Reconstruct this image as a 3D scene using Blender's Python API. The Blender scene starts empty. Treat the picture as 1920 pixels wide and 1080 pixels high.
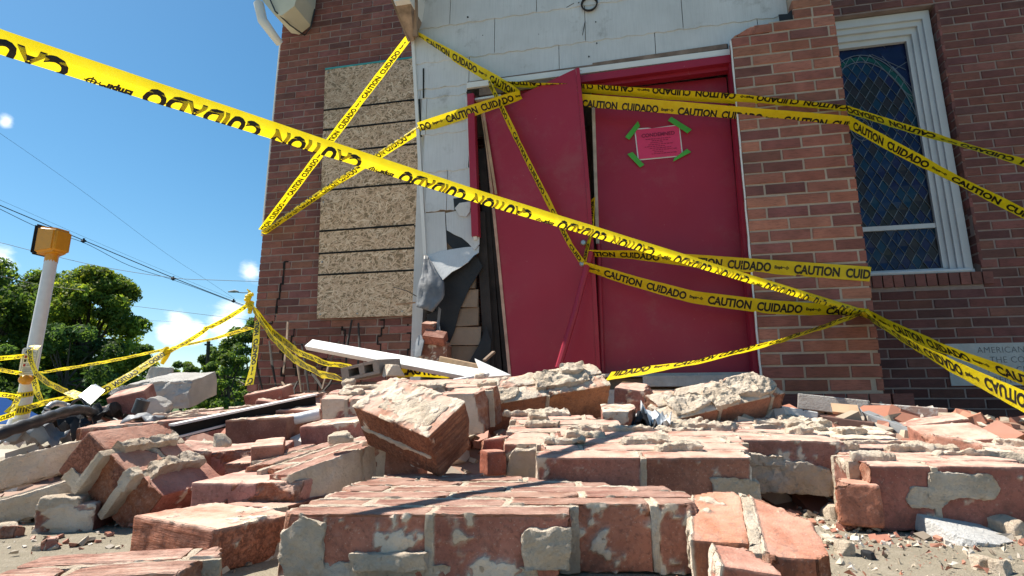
import bpy, bmesh, math, random
import numpy as np
from mathutils import Vector, Matrix, noise
R = math.radians
rnd = random.Random(7)
S = bpy.context.scene
COL = S.collection

# ------------------------------------------------------------------ camera, world, sun, exposure
F_PX, PITCH, CAM_H, YAW = 1050.0, R(11.83), 0.235, R(12.0)
cam_d = bpy.data.cameras.new('camera'); cam = bpy.data.objects.new('camera', cam_d); COL.objects.link(cam)
cam.location = (0, 0, CAM_H); cam.rotation_euler = (R(90) + PITCH, 0, 0)
cam_d.sensor_width = 36; cam_d.lens = F_PX / 1920 * 36; cam_d.clip_start = 0.02; cam_d.clip_end = 3000
S.camera = cam
SUN_EL, SUN_DIR = R(57), Vector((-0.945, 0.325))          # horizontal direction towards the sun
S.view_settings.view_transform = 'Standard'; S.view_settings.look = 'None'
S.view_settings.exposure = 0.95; S.view_settings.gamma = 1
S.render.engine = 'CYCLES'
S.cycles.max_bounces = 6; S.cycles.diffuse_bounces = 4
w = bpy.data.worlds.new('World'); S.world = w; w.use_nodes = True
nt = w.node_tree; nt.nodes.clear()
out = nt.nodes.new('ShaderNodeOutputWorld'); bg = nt.nodes.new('ShaderNodeBackground')
sky = nt.nodes.new('ShaderNodeTexSky'); sky.sky_type = 'NISHITA'; sky.sun_disc = False
sky.sun_elevation = SUN_EL; sky.sun_rotation = math.atan2(SUN_DIR.x, SUN_DIR.y)
sky.air_density = 1.0; sky.dust_density = 0.3; sky.ozone_density = 2.2
bg.inputs['Strength'].default_value = 0.08
# small fair weather clouds, mixed into the sky by direction
tc = nt.nodes.new('ShaderNodeTexCoord')
nz = nt.nodes.new('ShaderNodeTexNoise'); nz.inputs['Scale'].default_value = 9; nz.inputs['Detail'].default_value = 8
nz.inputs['Roughness'].default_value = 0.62
mp = nt.nodes.new('ShaderNodeMapping'); mp.inputs['Scale'].default_value = (1, 1, 1.9)
nt.links.new(tc.outputs['Generated'], mp.inputs[0]); nt.links.new(mp.outputs[0], nz.inputs['Vector'])
def _ray(u, v):
    x = (u - 960) / F_PX; y = (540 - v) / F_PX
    return Vector((x, math.cos(PITCH) - y * math.sin(PITCH), math.sin(PITCH) + y * math.cos(PITCH)))
acc = None
for (u, v, rad) in ((12, 226, .017), (432, 608, .06), (470, 512, .035), (338, 606, .03), (320, 624, .03), (-10, 490, .035), (490, 625, .05), (365,625,.035)):
    d = _ray(u, v).normalized()
    vm = nt.nodes.new('ShaderNodeVectorMath'); vm.operation = 'DISTANCE'; vm.inputs[1].default_value = d
    nt.links.new(tc.outputs['Generated'], vm.inputs[0])
    mr = nt.nodes.new('ShaderNodeMapRange'); mr.inputs[1].default_value = 0; mr.inputs[2].default_value = rad
    mr.inputs[3].default_value = 1; mr.inputs[4].default_value = 0
    nt.links.new(vm.outputs['Value'], mr.inputs[0])
    if acc is None: acc = mr.outputs[0]
    else:
        mx = nt.nodes.new('ShaderNodeMath'); mx.operation = 'MAXIMUM'
        nt.links.new(acc, mx.inputs[0]); nt.links.new(mr.outputs[0], mx.inputs[1]); acc = mx.outputs[0]
ad = nt.nodes.new('ShaderNodeMath'); ad.operation = 'MULTIPLY_ADD'; ad.inputs[1].default_value = .55
nt.links.new(acc, ad.inputs[0]); nt.links.new(nz.outputs['Fac'], ad.inputs[2])
mr = nt.nodes.new('ShaderNodeMapRange'); mr.interpolation_type = 'SMOOTHSTEP'
mr.inputs[1].default_value = .68; mr.inputs[2].default_value = .98; mr.inputs[3].default_value = 0; mr.inputs[4].default_value = .9
nt.links.new(ad.outputs[0], mr.inputs[0])
mix = nt.nodes.new('ShaderNodeMix'); mix.data_type = 'RGBA'
mix.inputs['B'].default_value = (9.5, 9.8, 10.2, 1)
hs = nt.nodes.new('ShaderNodeHueSaturation'); hs.inputs['Hue'].default_value = .487; hs.inputs['Saturation'].default_value = 1.27; hs.inputs['Value'].default_value = .91
nt.links.new(sky.outputs[0], hs.inputs['Color'])
nt.links.new(mr.outputs[0], mix.inputs['Factor']); nt.links.new(hs.outputs[0], mix.inputs['A'])
nt.links.new(mix.outputs['Result'], bg.inputs['Color']); nt.links.new(bg.outputs[0], out.inputs[0])
sl = bpy.data.lights.new('sun', 'SUN'); sl.energy = 5.0; sl.angle = R(.55); sl.color = (1, .93, .82)
so = bpy.data.objects.new('sun', sl); COL.objects.link(so)
sd = Vector((SUN_DIR.x * math.cos(SUN_EL), SUN_DIR.y * math.cos(SUN_EL), math.sin(SUN_EL))).normalized()
so.rotation_euler = sd.to_track_quat('Z', 'Y').to_euler()

# ------------------------------------------------------------------ frames of reference
CAMP = Vector((0, 0, CAM_H))
def P(u, v, d):                       # the point seen at (u, v), d metres ahead
    r = _ray(u, v); return CAMP + r * (d / r.y)
def G(u, v, h=0.0):                   # the point seen at (u, v) at height h
    r = _ray(u, v); return CAMP + r * ((h - CAM_H) / r.z)
WD = Vector((math.cos(YAW), -math.sin(YAW), 0)); WN = Vector((-math.sin(YAW), -math.cos(YAW), 0)); WO = Vector((.48, 4.30, 0))
def W(a, h, o=0.0): return WO + WD * a + WN * o + Vector((0, 0, h))       # church wall frame
def WP(u, v, o=0.0):
    r = _ray(u, v); t = (WO + WN * o - CAMP).dot(WN) / r.dot(WN); return CAMP + r * t
def WA(u, v, o=0.0):
    p = WP(u, v, o); return ((p - WO).dot(WD), p.z)

# ------------------------------------------------------------------ objects
def empty(name, loc):
    o = bpy.data.objects.new(name, None); COL.objects.link(o); o.location = loc; o.empty_display_size = .05; return o
def tag(o, label, cat, group=None, kind=None):
    if label: o['label'] = label
    if cat: o['category'] = cat
    if group: o['group'] = group
    if kind: o['kind'] = kind
    return o
def link(name, me, mat, parent=None, M=None, color=None):
    o = bpy.data.objects.new(name, me); COL.objects.link(o)
    if mat and not me.materials: me.materials.append(mat)
    if parent is not None: o.parent = parent
    if M is not None: o.matrix_local = M
    if color: o.color = (*color, 1)
    return o
class MB:
    """collects polygons for one mesh; points are world points, rebased to the parent's origin on build"""
    def __init__(s): s.v = []; s.f = []; s.c = []; s.mi = []
    def add(s, vs, fs, col=(1, 1, 1), mi=0):
        b = len(s.v); s.v += [tuple(p) for p in vs]; s.c += [col] * len(vs)
        s.f += [tuple(i + b for i in f) for f in fs]; s.mi += [mi] * len(fs)
    def box(s, o, ax, ay, az, col=(1, 1, 1), mi=0):          # corner + three edge vectors
        o = Vector(o); q = [o, o + ax, o + ax + ay, o + ay]; q += [p + az for p in q]
        s.add(q, [(0, 3, 2, 1), (4, 5, 6, 7), (0, 1, 5, 4), (1, 2, 6, 5), (2, 3, 7, 6), (3, 0, 4, 7)], col, mi)
    def wbox(s, a0, a1, h0, h1, o0, o1, col=(1, 1, 1), mi=0):
        s.box(W(a0, h0, o1), WD * (a1 - a0), -WN * (o1 - o0), Vector((0, 0, h1 - h0)), col, mi)
    def beam(s, p, q, wd, th, up=Vector((0, 0, 1)), col=(1, 1, 1)):
        p, q = Vector(p), Vector(q); t = (q - p).normalized(); sx = t.cross(up).normalized(); sz = sx.cross(t)
        s.box(p - sx * wd / 2 - sz * th / 2, q - p, sx * wd, sz * th, col)
    def tube(s, pts, rad, n=8, col=(1, 1, 1), cap=True):
        pts = [Vector(p) for p in pts]; rad = rad if isinstance(rad, (list, tuple)) else [rad] * len(pts)
        rings = []
        for i, p in enumerate(pts):
            t = (pts[min(i + 1, len(pts) - 1)] - pts[max(i - 1, 0)]).normalized()
            u = t.cross(Vector((0, 0, 1)) if abs(t.z) < .9 else Vector((1, 0, 0))).normalized(); v = t.cross(u)
            rings += [p + (u * math.cos(2 * math.pi * k / n) + v * math.sin(2 * math.pi * k / n)) * rad[i] for k in range(n)]
        fs = []
        for i in range(len(pts) - 1):
            for k in range(n):
                fs.append((i * n + k, i * n + (k + 1) % n, (i + 1) * n + (k + 1) % n, (i + 1) * n + k))
        if cap: fs += [tuple(range(n - 1, -1, -1)), tuple(range((len(pts) - 1) * n, len(pts) * n))]
        s.add(rings, fs, col)
    def build(s, name, mat, parent=None, smooth=None, color=None, loc=None):
        base = Vector((0, 0, 0))
        if parent is not None:
            base = Vector(parent.location); p = parent.parent
            while p is not None: base = base + Vector(p.location); p = p.parent
        elif loc is not None: base = Vector(loc)
        me = bpy.data.meshes.new(name)
        me.from_pydata([tuple(Vector(p) - base) for p in s.v], [], s.f)
        if any(c != (1, 1, 1) for c in s.c):
            at = me.color_attributes.new('tint', 'FLOAT_COLOR', 'POINT')
            at.data.foreach_set('color', [x for c in s.c for x in (*c, 1)])
        mats = mat if isinstance(mat, (list, tuple)) else [mat]
        for m in mats: me.materials.append(m)
        if len(mats) > 1: me.polygons.foreach_set('material_index', s.mi)
        me.update()
        if smooth is not None:
            me.polygons.foreach_set('use_smooth', [True] * len(me.polygons)); me.set_sharp_from_angle(angle=R(smooth))
        o = link(name, me, None, parent, None, color)
        if parent is None and loc is not None: o.location = base
        return o

# ------------------------------------------------------------------ materials
class NT:
    def __init__(s, name):
        s.m = bpy.data.materials.new(name); s.m.use_nodes = True; s.t = s.m.node_tree; s.b = s.t.nodes['Principled BSDF']
        s.tc = None
    def n(s, ty, **kw):
        x = s.t.nodes.new('ShaderNode' + ty)
        for k, v in kw.items(): setattr(x, k, v)
        return x
    def l(s, a, b): s.t.links.new(a, b)
    def co(s, which='Object', scale=(1, 1, 1), rot=(0, 0, 0)):
        if not s.tc: s.tc = s.n('TexCoord')
        m = s.n('Mapping'); m.inputs['Scale'].default_value = scale; m.inputs['Rotation'].default_value = rot
        s.l(s.tc.outputs[which], m.inputs[0]); return m.outputs[0]
    def noise(s, scale, detail=4, rough=.55, vec=None, dist=0, off=True):
        x = s.n('TexNoise'); x.inputs['Scale'].default_value = scale; x.inputs['Detail'].default_value = detail
        x.inputs['Roughness'].default_value = rough; x.inputs['Distortion'].default_value = dist
        s.l(vec if vec is not None else s.co(), x.inputs['Vector']); return x.outputs['Fac']
    def rng(s, f, a, b, c=0, d=1, smooth=False):
        x = s.n('MapRange');
        if smooth: x.interpolation_type = 'SMOOTHSTEP'
        for i, v in enumerate((a, b, c, d)): x.inputs[i + 1].default_value = v
        s.l(f, x.inputs[0]); return x.outputs[0]
    def mix(s, f, a, b, mode='MIX'):
        x = s.n('Mix'); x.data_type = 'RGBA'; x.blend_type = mode
        for k, v in (('Factor', f), ('A', a), ('B', b)):
            if isinstance(v, (int, float)): x.inputs[k].default_value = v if k == 'Factor' else (v, v, v, 1)
            elif isinstance(v, tuple): x.inputs[k].default_value = (*v[:3], 1)
            else: s.l(v, x.inputs[k])
        return x.outputs['Result']
    def math(s, op, a, b=0.0):
        x = s.n('Math', operation=op)
        for i, v in enumerate((a, b)):
            if isinstance(v, (int, float)): x.inputs[i].default_value = v
            else: s.l(v, x.inputs[i])
        return x.outputs[0]
    def attr(s, name, out='Fac'):
        x = s.n('Attribute'); x.attribute_name = name; return x.outputs[out]
    def bump(s, h, dist, strength=1.0, prev=None):
        x = s.n('Bump'); x.inputs['Distance'].default_value = dist; x.inputs['Strength'].default_value = strength
        s.l(h, x.inputs['Height'])
        if prev is not None: s.l(prev, x.inputs['Normal'])
        return x.outputs[0]
    def done(s, color=None, rough=.8, normal=None, spec=.3, metal=0):
        if color is not None:
            if isinstance(color, tuple): s.b.inputs['Base Color'].default_value = (*color, 1)
            else: s.l(color, s.b.inputs['Base Color'])
        if isinstance(rough, (int, float)): s.b.inputs['Roughness'].default_value = rough
        else: s.l(rough, s.b.inputs['Roughness'])
        s.b.inputs['Specular IOR Level'].default_value = spec; s.b.inputs['Metallic'].default_value = metal
        if normal is not None: s.l(normal, s.b.inputs['Normal'])
        return s.m

def simple(name, color, rough=.7, var=.25, nscale=12, bump=.001, bscale=60, spec=.3, metal=0):
    t = NT(name); a = t.noise(nscale, 5); lo = tuple(c * (1 - var) for c in color); hi = tuple(min(1, c * (1 + var)) for c in color)
    col = t.mix(t.rng(a, .3, .7), lo, hi)
    return t.done(col, rough, t.bump(t.noise(bscale, 4), bump), spec, metal)

def mat_rubble_brick():
    t = NT('rubble_brick')
    oi = t.n('ObjectInfo'); base = oi.outputs['Color']
    mot = t.noise(14, 5, .6); fine = t.noise(150, 4, .7)
    col = t.mix(1.0, base, t.mix(t.rng(mot, .3, .7), (.72, .68, .68), (1.22, 1.2, 1.2)), 'MULTIPLY')
    col = t.mix(t.rng(fine, .50, .68, 0, .6), col, (.10, .045, .038)); sp2 = t.noise(230, 3, .8); col = t.mix(t.rng(sp2, .60, .70, 0, .65), col, (.52, .36, .29))
    dark = t.rng(t.noise(7, 6, .75, dist=.8), .50, .66, 0, .6, True)
    col = t.mix(dark, col, (.10, .05, .042))
    # fractured clay is cleaner and more orange
    fr = t.attr('frac'); fc_ = t.mix(t.rng(t.noise(30, 6, .75), .35, .65), (.27, .085, .045), (.52, .235, .14)); fc_ = t.mix(t.rng(t.noise(160, 4, .8), .52, .7, 0, .7), fc_, (.62, .42, .33)); col = t.mix(t.math('MULTIPLY', fr, .9), col, fc_)
    # scored face with grooves running along the brick
    g = t.noise(1, 5, .65, t.co('Object', (13, 150, 150)), dist=.6); rug = t.attr('rug')
    gm = t.math('MULTIPLY', rug, t.rng(g, .42, .56, 1, 0, True))
    col = t.mix(t.math('MULTIPLY', gm, .62), col, (.12, .042, .03))
    # dusty film doubling as painted sunlight on tops, and mortar stuck to the clay
    dust_toplight = t.rng(t.noise(9, 7, .65), .30, .60, .15, .85, True)
    dust_toplight = t.math('MULTIPLY', dust_toplight, t.attr('dust_toplight'))
    col = t.mix(dust_toplight, col, (.68, .475, .385))
    mn = t.noise(120, 5, .7)
    mc = t.mix(t.rng(t.noise(11, 5, .6), .3, .7), (.54, .43, .32), (.78, .68, .565))
    mc = t.mix(t.rng(mn, .6, .75, 0, .4), mc, (.30, .23, .165))
    mm = t.math('ADD', t.attr('mort'), t.math('MULTIPLY', t.math('SUBTRACT', t.noise(55, 7, .75), .5), 1.0))
    film = t.rng(mm, .05, .60, 0, .45, True); mm = t.math('MAXIMUM', t.rng(mm, .44, .62, 0, .96, True), film)
    col = t.mix(mm, col, mc)
    h = t.math('ADD', t.math('MULTIPLY', fine, .35), t.math('MULTIPLY', t.noise(45, 6, .7), .65))
    n0 = t.bump(t.math('MULTIPLY', t.noise(38, 7, .75), fr), .016, 1); n1 = t.bump(h, .005, .9, n0)
    n2 = t.bump(t.math('MULTIPLY', t.math('MULTIPLY', g, rug), t.math('SUBTRACT', 1, mm)), .011, 1, n1)
    n3 = t.bump(t.math('MULTIPLY', mn, mm), .005, 1, n2)
    return t.done(col, .92, n3, .06)

def mat_mortar(name, lo, hi, dark=(.2, .16, .12)):
    t = NT(name); mn = t.noise(110, 6, .75)
    c = t.mix(t.rng(t.noise(10, 6, .6), .3, .7), lo, hi); c = t.mix(t.rng(mn, .58, .78, 0, .6), c, dark)
    v = t.n('TexVoronoi'); v.inputs['Scale'].default_value = 190; t.l(t.co(), v.inputs['Vector'])
    c = t.mix(t.rng(v.outputs['Distance'], .0, .22, .25, 0), c, (.75, .70, .62))
    n = t.bump(mn, .008, 1, t.bump(t.noise(35, 6, .75), .010, .9))
    return t.done(c, .95, n, .06)

def mat_wall_brick(name, mort=False):
    t = NT(name); base = t.attr('tint', 'Color')
    m1 = t.noise(9, 5, .6); f = t.noise(90, 5, .7)
    c = t.mix(1.0, base, t.mix(t.rng(m1, .3, .7), (.78, .76, .76), (1.2, 1.18, 1.18)), 'MULTIPLY')
    ang = -YAW
    g = t.noise(1, 4, .6, t.co('Object', (26, 26, 190)), dist=.3)
    c = t.mix(t.rng(g, .36, .5, .35, 0), c, (.05, .022, .018))
    soot = t.rng(t.noise(1.6, 5, .6), .5, .72, 0, .35, True)
    c = t.mix(soot, c, (.045, .035, .032))
    c = t.mix(t.rng(t.noise(5, 8, .75), .66, .74, 0, .4, True), c, (.34, .31, .28))
    n = t.bump(g, .003, .8, t.bump(f, .002, .6))
    return t.done(c, .82, n, .3)

def mat_osb():
    t = NT('osb'); base = t.attr('tint', 'Color'); m1 = t.noise(1, 4, .6, t.co('Object', (60, 60, 60)))
    c = t.mix(1.0, base, t.mix(m1, (.88, .88, .88), (1.1, 1.1, 1.1)), 'MULTIPLY')
    st = t.rng(t.noise(1.3, 5), .45, .7, 0, .3); c = t.mix(st, c, (.20, .165, .13))
    return t.done(c, .75, t.bump(m1, .0003), .1)

def mat_ground():
    t = NT('concrete_ground'); big = t.noise(1.3, 6, .6); sp = t.noise(260, 4, .8); md = t.noise(28, 6, .7)
    c = t.mix(t.rng(big, .3, .7), (.27, .235, .175), (.38, .335, .26))
    c = t.mix(t.rng(md, .5, .72, 0, .55), c, (.47, .41, .33)); c = t.mix(t.rng(sp, .52, .7, 0, .75), c, (.16, .13, .095))
    c = t.mix(t.rng(t.noise(170, 3, .8), .6, .74, 0, .7), c, (.56, .50, .42))
    c = t.mix(t.rng(t.noise(75, 3, .8), .66, .74, 0, .6), c, (.45, .24, .17))
    return t.done(c, .93, t.bump(sp, .004, 1, t.bump(md, .008, .7)), .2)

def mat_siding():
    t = NT('asbestos_siding')
    c = t.mix(t.rng(t.noise(3, 6), .3, .7), (.50, .515, .52), (.62, .635, .645))
    gr = t.noise(1, 3, .5, t.co('Object', (160, 160, 6)))
    c = t.mix(t.rng(gr, .45, .65, 0, .2), c, (.38, .39, .40))
    # grime patches
    d = t.rng(t.noise(4.2, 8, .72), .56, .72, 0, .55, True); c = t.mix(d, c, (.20, .19, .165))
    c = t.mix(t.rng(t.noise(34, 5, .8), .67, .74, 0, .6), c, (.18, .17, .15))
    return t.done(c, .6, t.bump(gr, .0015), .35)

def mat_door():
    t = NT('red_door_paint')
    c = t.mix(t.rng(t.noise(1.6, 5), .3, .7), (.29, .014, .036), (.345, .02, .046))
    d = t.rng(t.noise(2.4, 9, .75), .50, .75, 0, .34, True); c = t.mix(d, c, (.30, .12, .11))
    sc = t.rng(t.noise(30, 3, .6, dist=2.5), .71, .74, 0, .6); c = t.mix(sc, c, (.42, .17, .16))
    return t.done(c, t.rng(t.noise(4, 5), .3, .7, .38, .58), t.bump(t.noise(40, 3), .0006), .4)

def mat_tape():
    t = NT('caution_tape')
    n = t.noise(30, 3)
    c = t.mix(t.rng(n, .3, .7), (.84, .66, .004), (.90, .74, .02))
    t.b.inputs['Roughness'].default_value = .32; t.l(c, t.b.inputs['Base Color'])
    tr = t.n('BsdfTranslucent'); t.l(c, tr.inputs['Color'])
    nn = t.bump(t.noise(38, 4, .6, dist=1.5), .006, .8); t.l(nn, t.b.inputs['Normal'])
    mx = t.n('MixShader'); mx.inputs[0].default_value = .42
    t.l(t.b.outputs[0], mx.inputs[1]); t.l(tr.outputs[0], mx.inputs[2])
    t.l(mx.outputs[0], t.t.nodes['Material Output'].inputs[0])
    return t.m

def mat_leaf(name, lo, hi):
    t = NT(name); base = t.attr('tint', 'Color')
    t.l(base, t.b.inputs['Base Color']); t.b.inputs['Roughness'].default_value = .6; t.b.inputs['Specular IOR Level'].default_value = .12
    tr = t.n('BsdfTranslucent'); t.l(t.mix(1.0, base, (1.2, 1.25, .5), 'MULTIPLY'), tr.inputs['Color'])
    mx = t.n('MixShader'); mx.inputs[0].default_value = .55
    t.l(t.b.outputs[0], mx.inputs[1]); t.l(tr.outputs[0], mx.inputs[2]); t.l(mx.outputs[0], t.t.nodes['Material Output'].inputs[0])
    return t.m

def mat_tint(name, rough=.6, spec=.3, bump=.001, bscale=50, metal=0):
    t = NT(name); base = t.attr('tint', 'Color')
    c = t.mix(1.0, base, t.mix(t.noise(12, 5), (.75, .75, .75), (1.2, 1.2, 1.2)), 'MULTIPLY')
    return t.done(c, rough, t.bump(t.noise(bscale, 4), bump), spec, metal)

def mat_chipped_paint(name, paint, under, lo=.60, hi=.66):
    t = NT(name); c = t.mix(t.rng(t.noise(4, 6), .3, .7), tuple(x * .88 for x in paint), paint)
    k = t.rng(t.noise(16, 7, .7), lo, hi, 0, 1, True); c = t.mix(k, c, under)
    return t.done(c, .6, t.bump(k, -.001, 1, t.bump(t.noise(1, 3, .5, t.co('Object', (8, 90, 90))), .001)), .3)

M_BRICK = mat_rubble_brick()
M_MORT = mat_mortar('rubble_mortar', (.53, .42, .305), (.78, .68, .565), (.28, .20, .13))
M_WBRICK = mat_wall_brick('wall_brick')
M_WMORT = mat_mortar('wall_mortar', (.29, .215, .195), (.38, .295, .265))
M_PMORT = mat_mortar('pier_mortar', (.44, .355, .285), (.56, .465, .38))
M_OSB = mat_osb(); M_GROUND = mat_ground(); M_SIDE = mat_siding(); M_DOOR = mat_door(); M_TAPE = mat_tape()
M_INK = simple('tape_ink', (.012, .012, .011), .4, .1)
M_WHITE = mat_chipped_paint('white_paint', (.74, .74, .72), (.42, .36, .28), .66, .7)
M_TRIM = mat_chipped_paint('window_paint', (.60, .62, .64), (.5, .46, .38), .70, .74)
M_CREAM = mat_chipped_paint('cream_soffit', (.66, .63, .50), (.35, .28, .2), .68, .72)
M_WOOD = simple('raw_wood', (.40, .27, .17), .8, .3, 8, .002, 40)
M_OLDWOOD = simple('weathered_plank', (.23, .165, .12), .85, .4, 5, .003, 40)
M_DARKWOOD = simple('charred_wood', (.035, .03, .028), .8, .4, 8, .003, 60)
M_TAR = simple('tar_paper', (.02, .022, .026), .6, .3, 8, .004, 30)
M_GREYTAR = simple('grey_sheathing', (.16, .17, .185), .5, .35, 8, .004, 25)
M_BLACK = simple('black_void', (.008, .008, .008), .8, .1)
M_STONE = mat_mortar('pale_stone', (.40, .385, .36), (.56, .54, .51), (.28, .26, .24))
M_CONC = mat_mortar('white_concrete', (.58, .57, .55), (.72, .71, .69), (.4, .39, .37))
M_CMU = mat_mortar('cinder_block', (.30, .27, .25), (.40, .37, .34), (.16, .14, .13))
M_METAL = simple('galvanised_metal', (.40, .42, .43), .45, .12, 20, .001, 40, .5, .85)
M_GREYMETAL = simple('grey_flashing', (.33, .35, .37), .5, .15, 20, .001, 40, .5, .3)
M_RUBBER = simple('black_rubber', (.022, .022, .024), .45, .2, 20, .002, 50, .5)
M_PLASTIC = simple('white_sheet', (.62, .64, .66), .35, .15, 8, .004, 30, .5)
M_AMBER = simple('amber_housing', (.62, .27, .012), .38, .06, 20, .0005, 40, .5)
M_POLE = simple('white_pole_paint', (.66, .66, .67), .45, .06, 14, .0006, 50, .45)
M_SIGN = simple('sign_white', (.70, .69, .68), .4, .05, 20, .0003, 50, .5)
M_TINT = mat_tint('mixed_tint'); M_GLASSP = mat_tint('stained_glass', .22, .28, .0015, 25)
M_LEAD = simple('lead_came', (.19, .20, .215), .5, .2, 20, .0005, 50, .5, .4)
M_LEAF = mat_leaf('leaves', None, None); M_BARK = simple('bark', (.09, .07, .055), .9, .3, 4, .01, 12)
M_WIRE = simple('wire', (.02, .022, .03), .6, .1)
M_PLAQ = mat_mortar('cornerstone', (.54, .535, .51), (.64, .635, .61), (.44, .33, .32))
M_GREEN = simple('green_tape', (.07, .36, .05), .5, .1, 20, .0006, 80)
M_PAPER = simple('pink_paper', (.62, .045, .13), .6, .06, 10, .0008, 30)
M_CAR = simple('blue_car_paint', (.015, .045, .19), .22, .05, 10, .0001, 10, .6)
M_CARGLASS = simple('car_glass', (.01, .012, .015), .08, .05, 10, .0001, 10, .6)
M_INSUL = simple('yellow_insulation', (.66, .50, .10), .9, .3, 30, .01, 60)

# ------------------------------------------------------------------ rubble
RES = .0065
def grid_box(hx, hy, hz, res):
    nx, ny, nz = [max(2, int(math.ceil(2 * h / res))) for h in (hx, hy, hz)]
    idx = {}; vs = []
    def vid(i, j, k):
        q = idx.get((i, j, k))
        if q is None:
            q = idx[(i, j, k)] = len(vs); vs.append((-hx + 2 * hx * i / nx, -hy + 2 * hy * j / ny, -hz + 2 * hz * k / nz))
        return q
    fs = []
    for i in range(nx):
        for j in range(ny):
            fs.append((vid(i, j, 0), vid(i, j + 1, 0), vid(i + 1, j + 1, 0), vid(i + 1, j, 0)))
            fs.append((vid(i, j, nz), vid(i + 1, j, nz), vid(i + 1, j + 1, nz), vid(i, j + 1, nz)))
    for i in range(nx):
        for k in range(nz):
            fs.append((vid(i, 0, k), vid(i + 1, 0, k), vid(i + 1, 0, k + 1), vid(i, 0, k + 1)))
            fs.append((vid(i, ny, k), vid(i, ny, k + 1), vid(i + 1, ny, k + 1), vid(i + 1, ny, k)))
    for j in range(ny):
        for k in range(nz):
            fs.append((vid(0, j, k), vid(0, j, k + 1), vid(0, j + 1, k + 1), vid(0, j + 1, k)))
            fs.append((vid(nx, j, k), vid(nx, j + 1, k), vid(nx, j + 1, k + 1), vid(nx, j, k + 1)))
    return vs, fs
FACES = (('nx', 0, -1), ('px', 0, 1), ('ny', 1, -1), ('py', 1, 1), ('nz', 2, -1), ('pz', 2, 1))
def lump(c, h, res=RES, r=.003, amp=.0012, freq=28, planes=(), rough=.004, dep={}, rug=(), seed=0, dust_toplight=1.0, big=0, dfreq=20, warp=0.0):
    """one rough block: returns verts (chunk space), faces, and per-vertex mort / frac / rug values.
    planes: (normal, distance) in chunk space, everything beyond is broken off along a rough surface"""
    hx, hy, hz = h; vs, fs = grid_box(hx, hy, hz, res); c = Vector(c); so = Vector((seed * 1.37 % 50, seed * 2.11 % 50, seed * .73 % 50))
    V = []; mo = []; fr = []; ru = []
    for p in vs:
        q = [0, 0, 0]; m = 0.0; rg = 0.0
        for (nm, ax, sg) in FACES:
            if sg * p[ax] > h[ax] - 1e-6:
                if nm in dep: m = max(m, dep[nm])
                if nm in rug: rg = 1.0
        rr = r * (1 + .7 * noise.noise(Vector(p) * 30 + so) + 3.0 * max(0, noise.noise(Vector(p) * 17 - so) - .22))
        rr = max(.0006, min(rr, hx * .8, hy * .8, hz * .8))
        for ax in range(3):
            lim = h[ax] - rr; q[ax] = max(-lim, min(lim, p[ax]))
        q = Vector(q); d = Vector(p) - q
        nrm = d.normalized() if d.length > 1e-9 else Vector((0, 0, 1))
        x = q + nrm * rr
        sp = x + c
        a = amp * (noise.noise(sp * freq + so) + .6 * noise.noise(sp * freq * 2.7 + so) + .4 * noise.noise(sp * freq * 6 + so))
        if big: a += big * noise.noise(sp * freq * .3 + so * 2)
        att = 0.0
        if m > 0:
            n01 = .5 + .5 * noise.noise(sp * dfreq + so) + .32 * noise.noise(sp * dfreq * 2.6 + so) + .22 * noise.noise(sp * dfreq * 6 + so)
            att = max(0, min(1, .5 + (m - n01) * 5)); a += .0045 * att * (.75 + .5 * noise.noise(sp * 90 + so))
        x = x + nrm * a + c
        if warp:
            x += Vector((noise.noise(sp * 26 + so) + .5 * noise.noise(sp * 70 + so), noise.noise(sp * 26 - so) + .5 * noise.noise(sp * 70 - so), noise.noise(sp * 26 + so * 2.3) + .5 * noise.noise(sp * 70 + so * 2.3))) * warp
        f = 0.0
        for (n, dist, *k) in planes:
            n = Vector(n).normalized(); rg_ = k[0] if k else rough
            e = n.dot(x) - dist - rg_ * (1.6 * noise.noise(x * 22 + so) + .9 * noise.noise(x * 60 + so) + .4 * noise.noise(x * 150 + so))
            if e > 0:
                x = x - n * e; f = 1.0; att *= .3; rg *= .2
        V.append(x); mo.append(att); fr.append(f); ru.append(rg)
    return V, fs, mo, fr, ru
def lumps_mesh(name, parts, dust_toplight=1.0, smooth=32, up=None):
    me = bpy.data.meshes.new(name); V = []; Fc = []; A = ([], [], [])
    for (v, f, m, fr, ru) in parts:
        b = len(V); V += [tuple(x) for x in v]; Fc += [tuple(i + b for i in q) for q in f]
        A[0].extend(m); A[1].extend(fr); A[2].extend(ru)
    me.from_pydata(V, [], Fc)
    for nm, dat in zip(('mort', 'frac', 'rug'), A):
        at = me.attributes.new(nm, 'FLOAT', 'POINT'); at.data.foreach_set('value', dat)
    at = me.attributes.new('dust_toplight', 'FLOAT', 'POINT'); me.update()
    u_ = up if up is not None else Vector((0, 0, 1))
    at.data.foreach_set('value', [min(1, dust_toplight * (.10 + 1.35 * max(0, u_.dot(v.normal)))) for v in me.vertices])  # dusty tops with sunlight painted in: paler the more a face looks up
    me.polygons.foreach_set('use_smooth', [True] * len(me.polygons)); me.set_sharp_from_angle(angle=R(smooth))
    return me
def rot(yaw=0, pitch=0, roll=0):
    return Matrix.Rotation(R(yaw), 3, 'Z') @ Matrix.Rotation(R(pitch), 3, 'X') @ Matrix.Rotation(-R(roll), 3, 'Y')
def axes(O, A, B):
    X = (A - O).normalized(); Y = B - O; Y = (Y - X * Y.dot(X)).normalized(); Z = X.cross(Y)
    return Matrix((X, Y, Z)).transposed()
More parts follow.
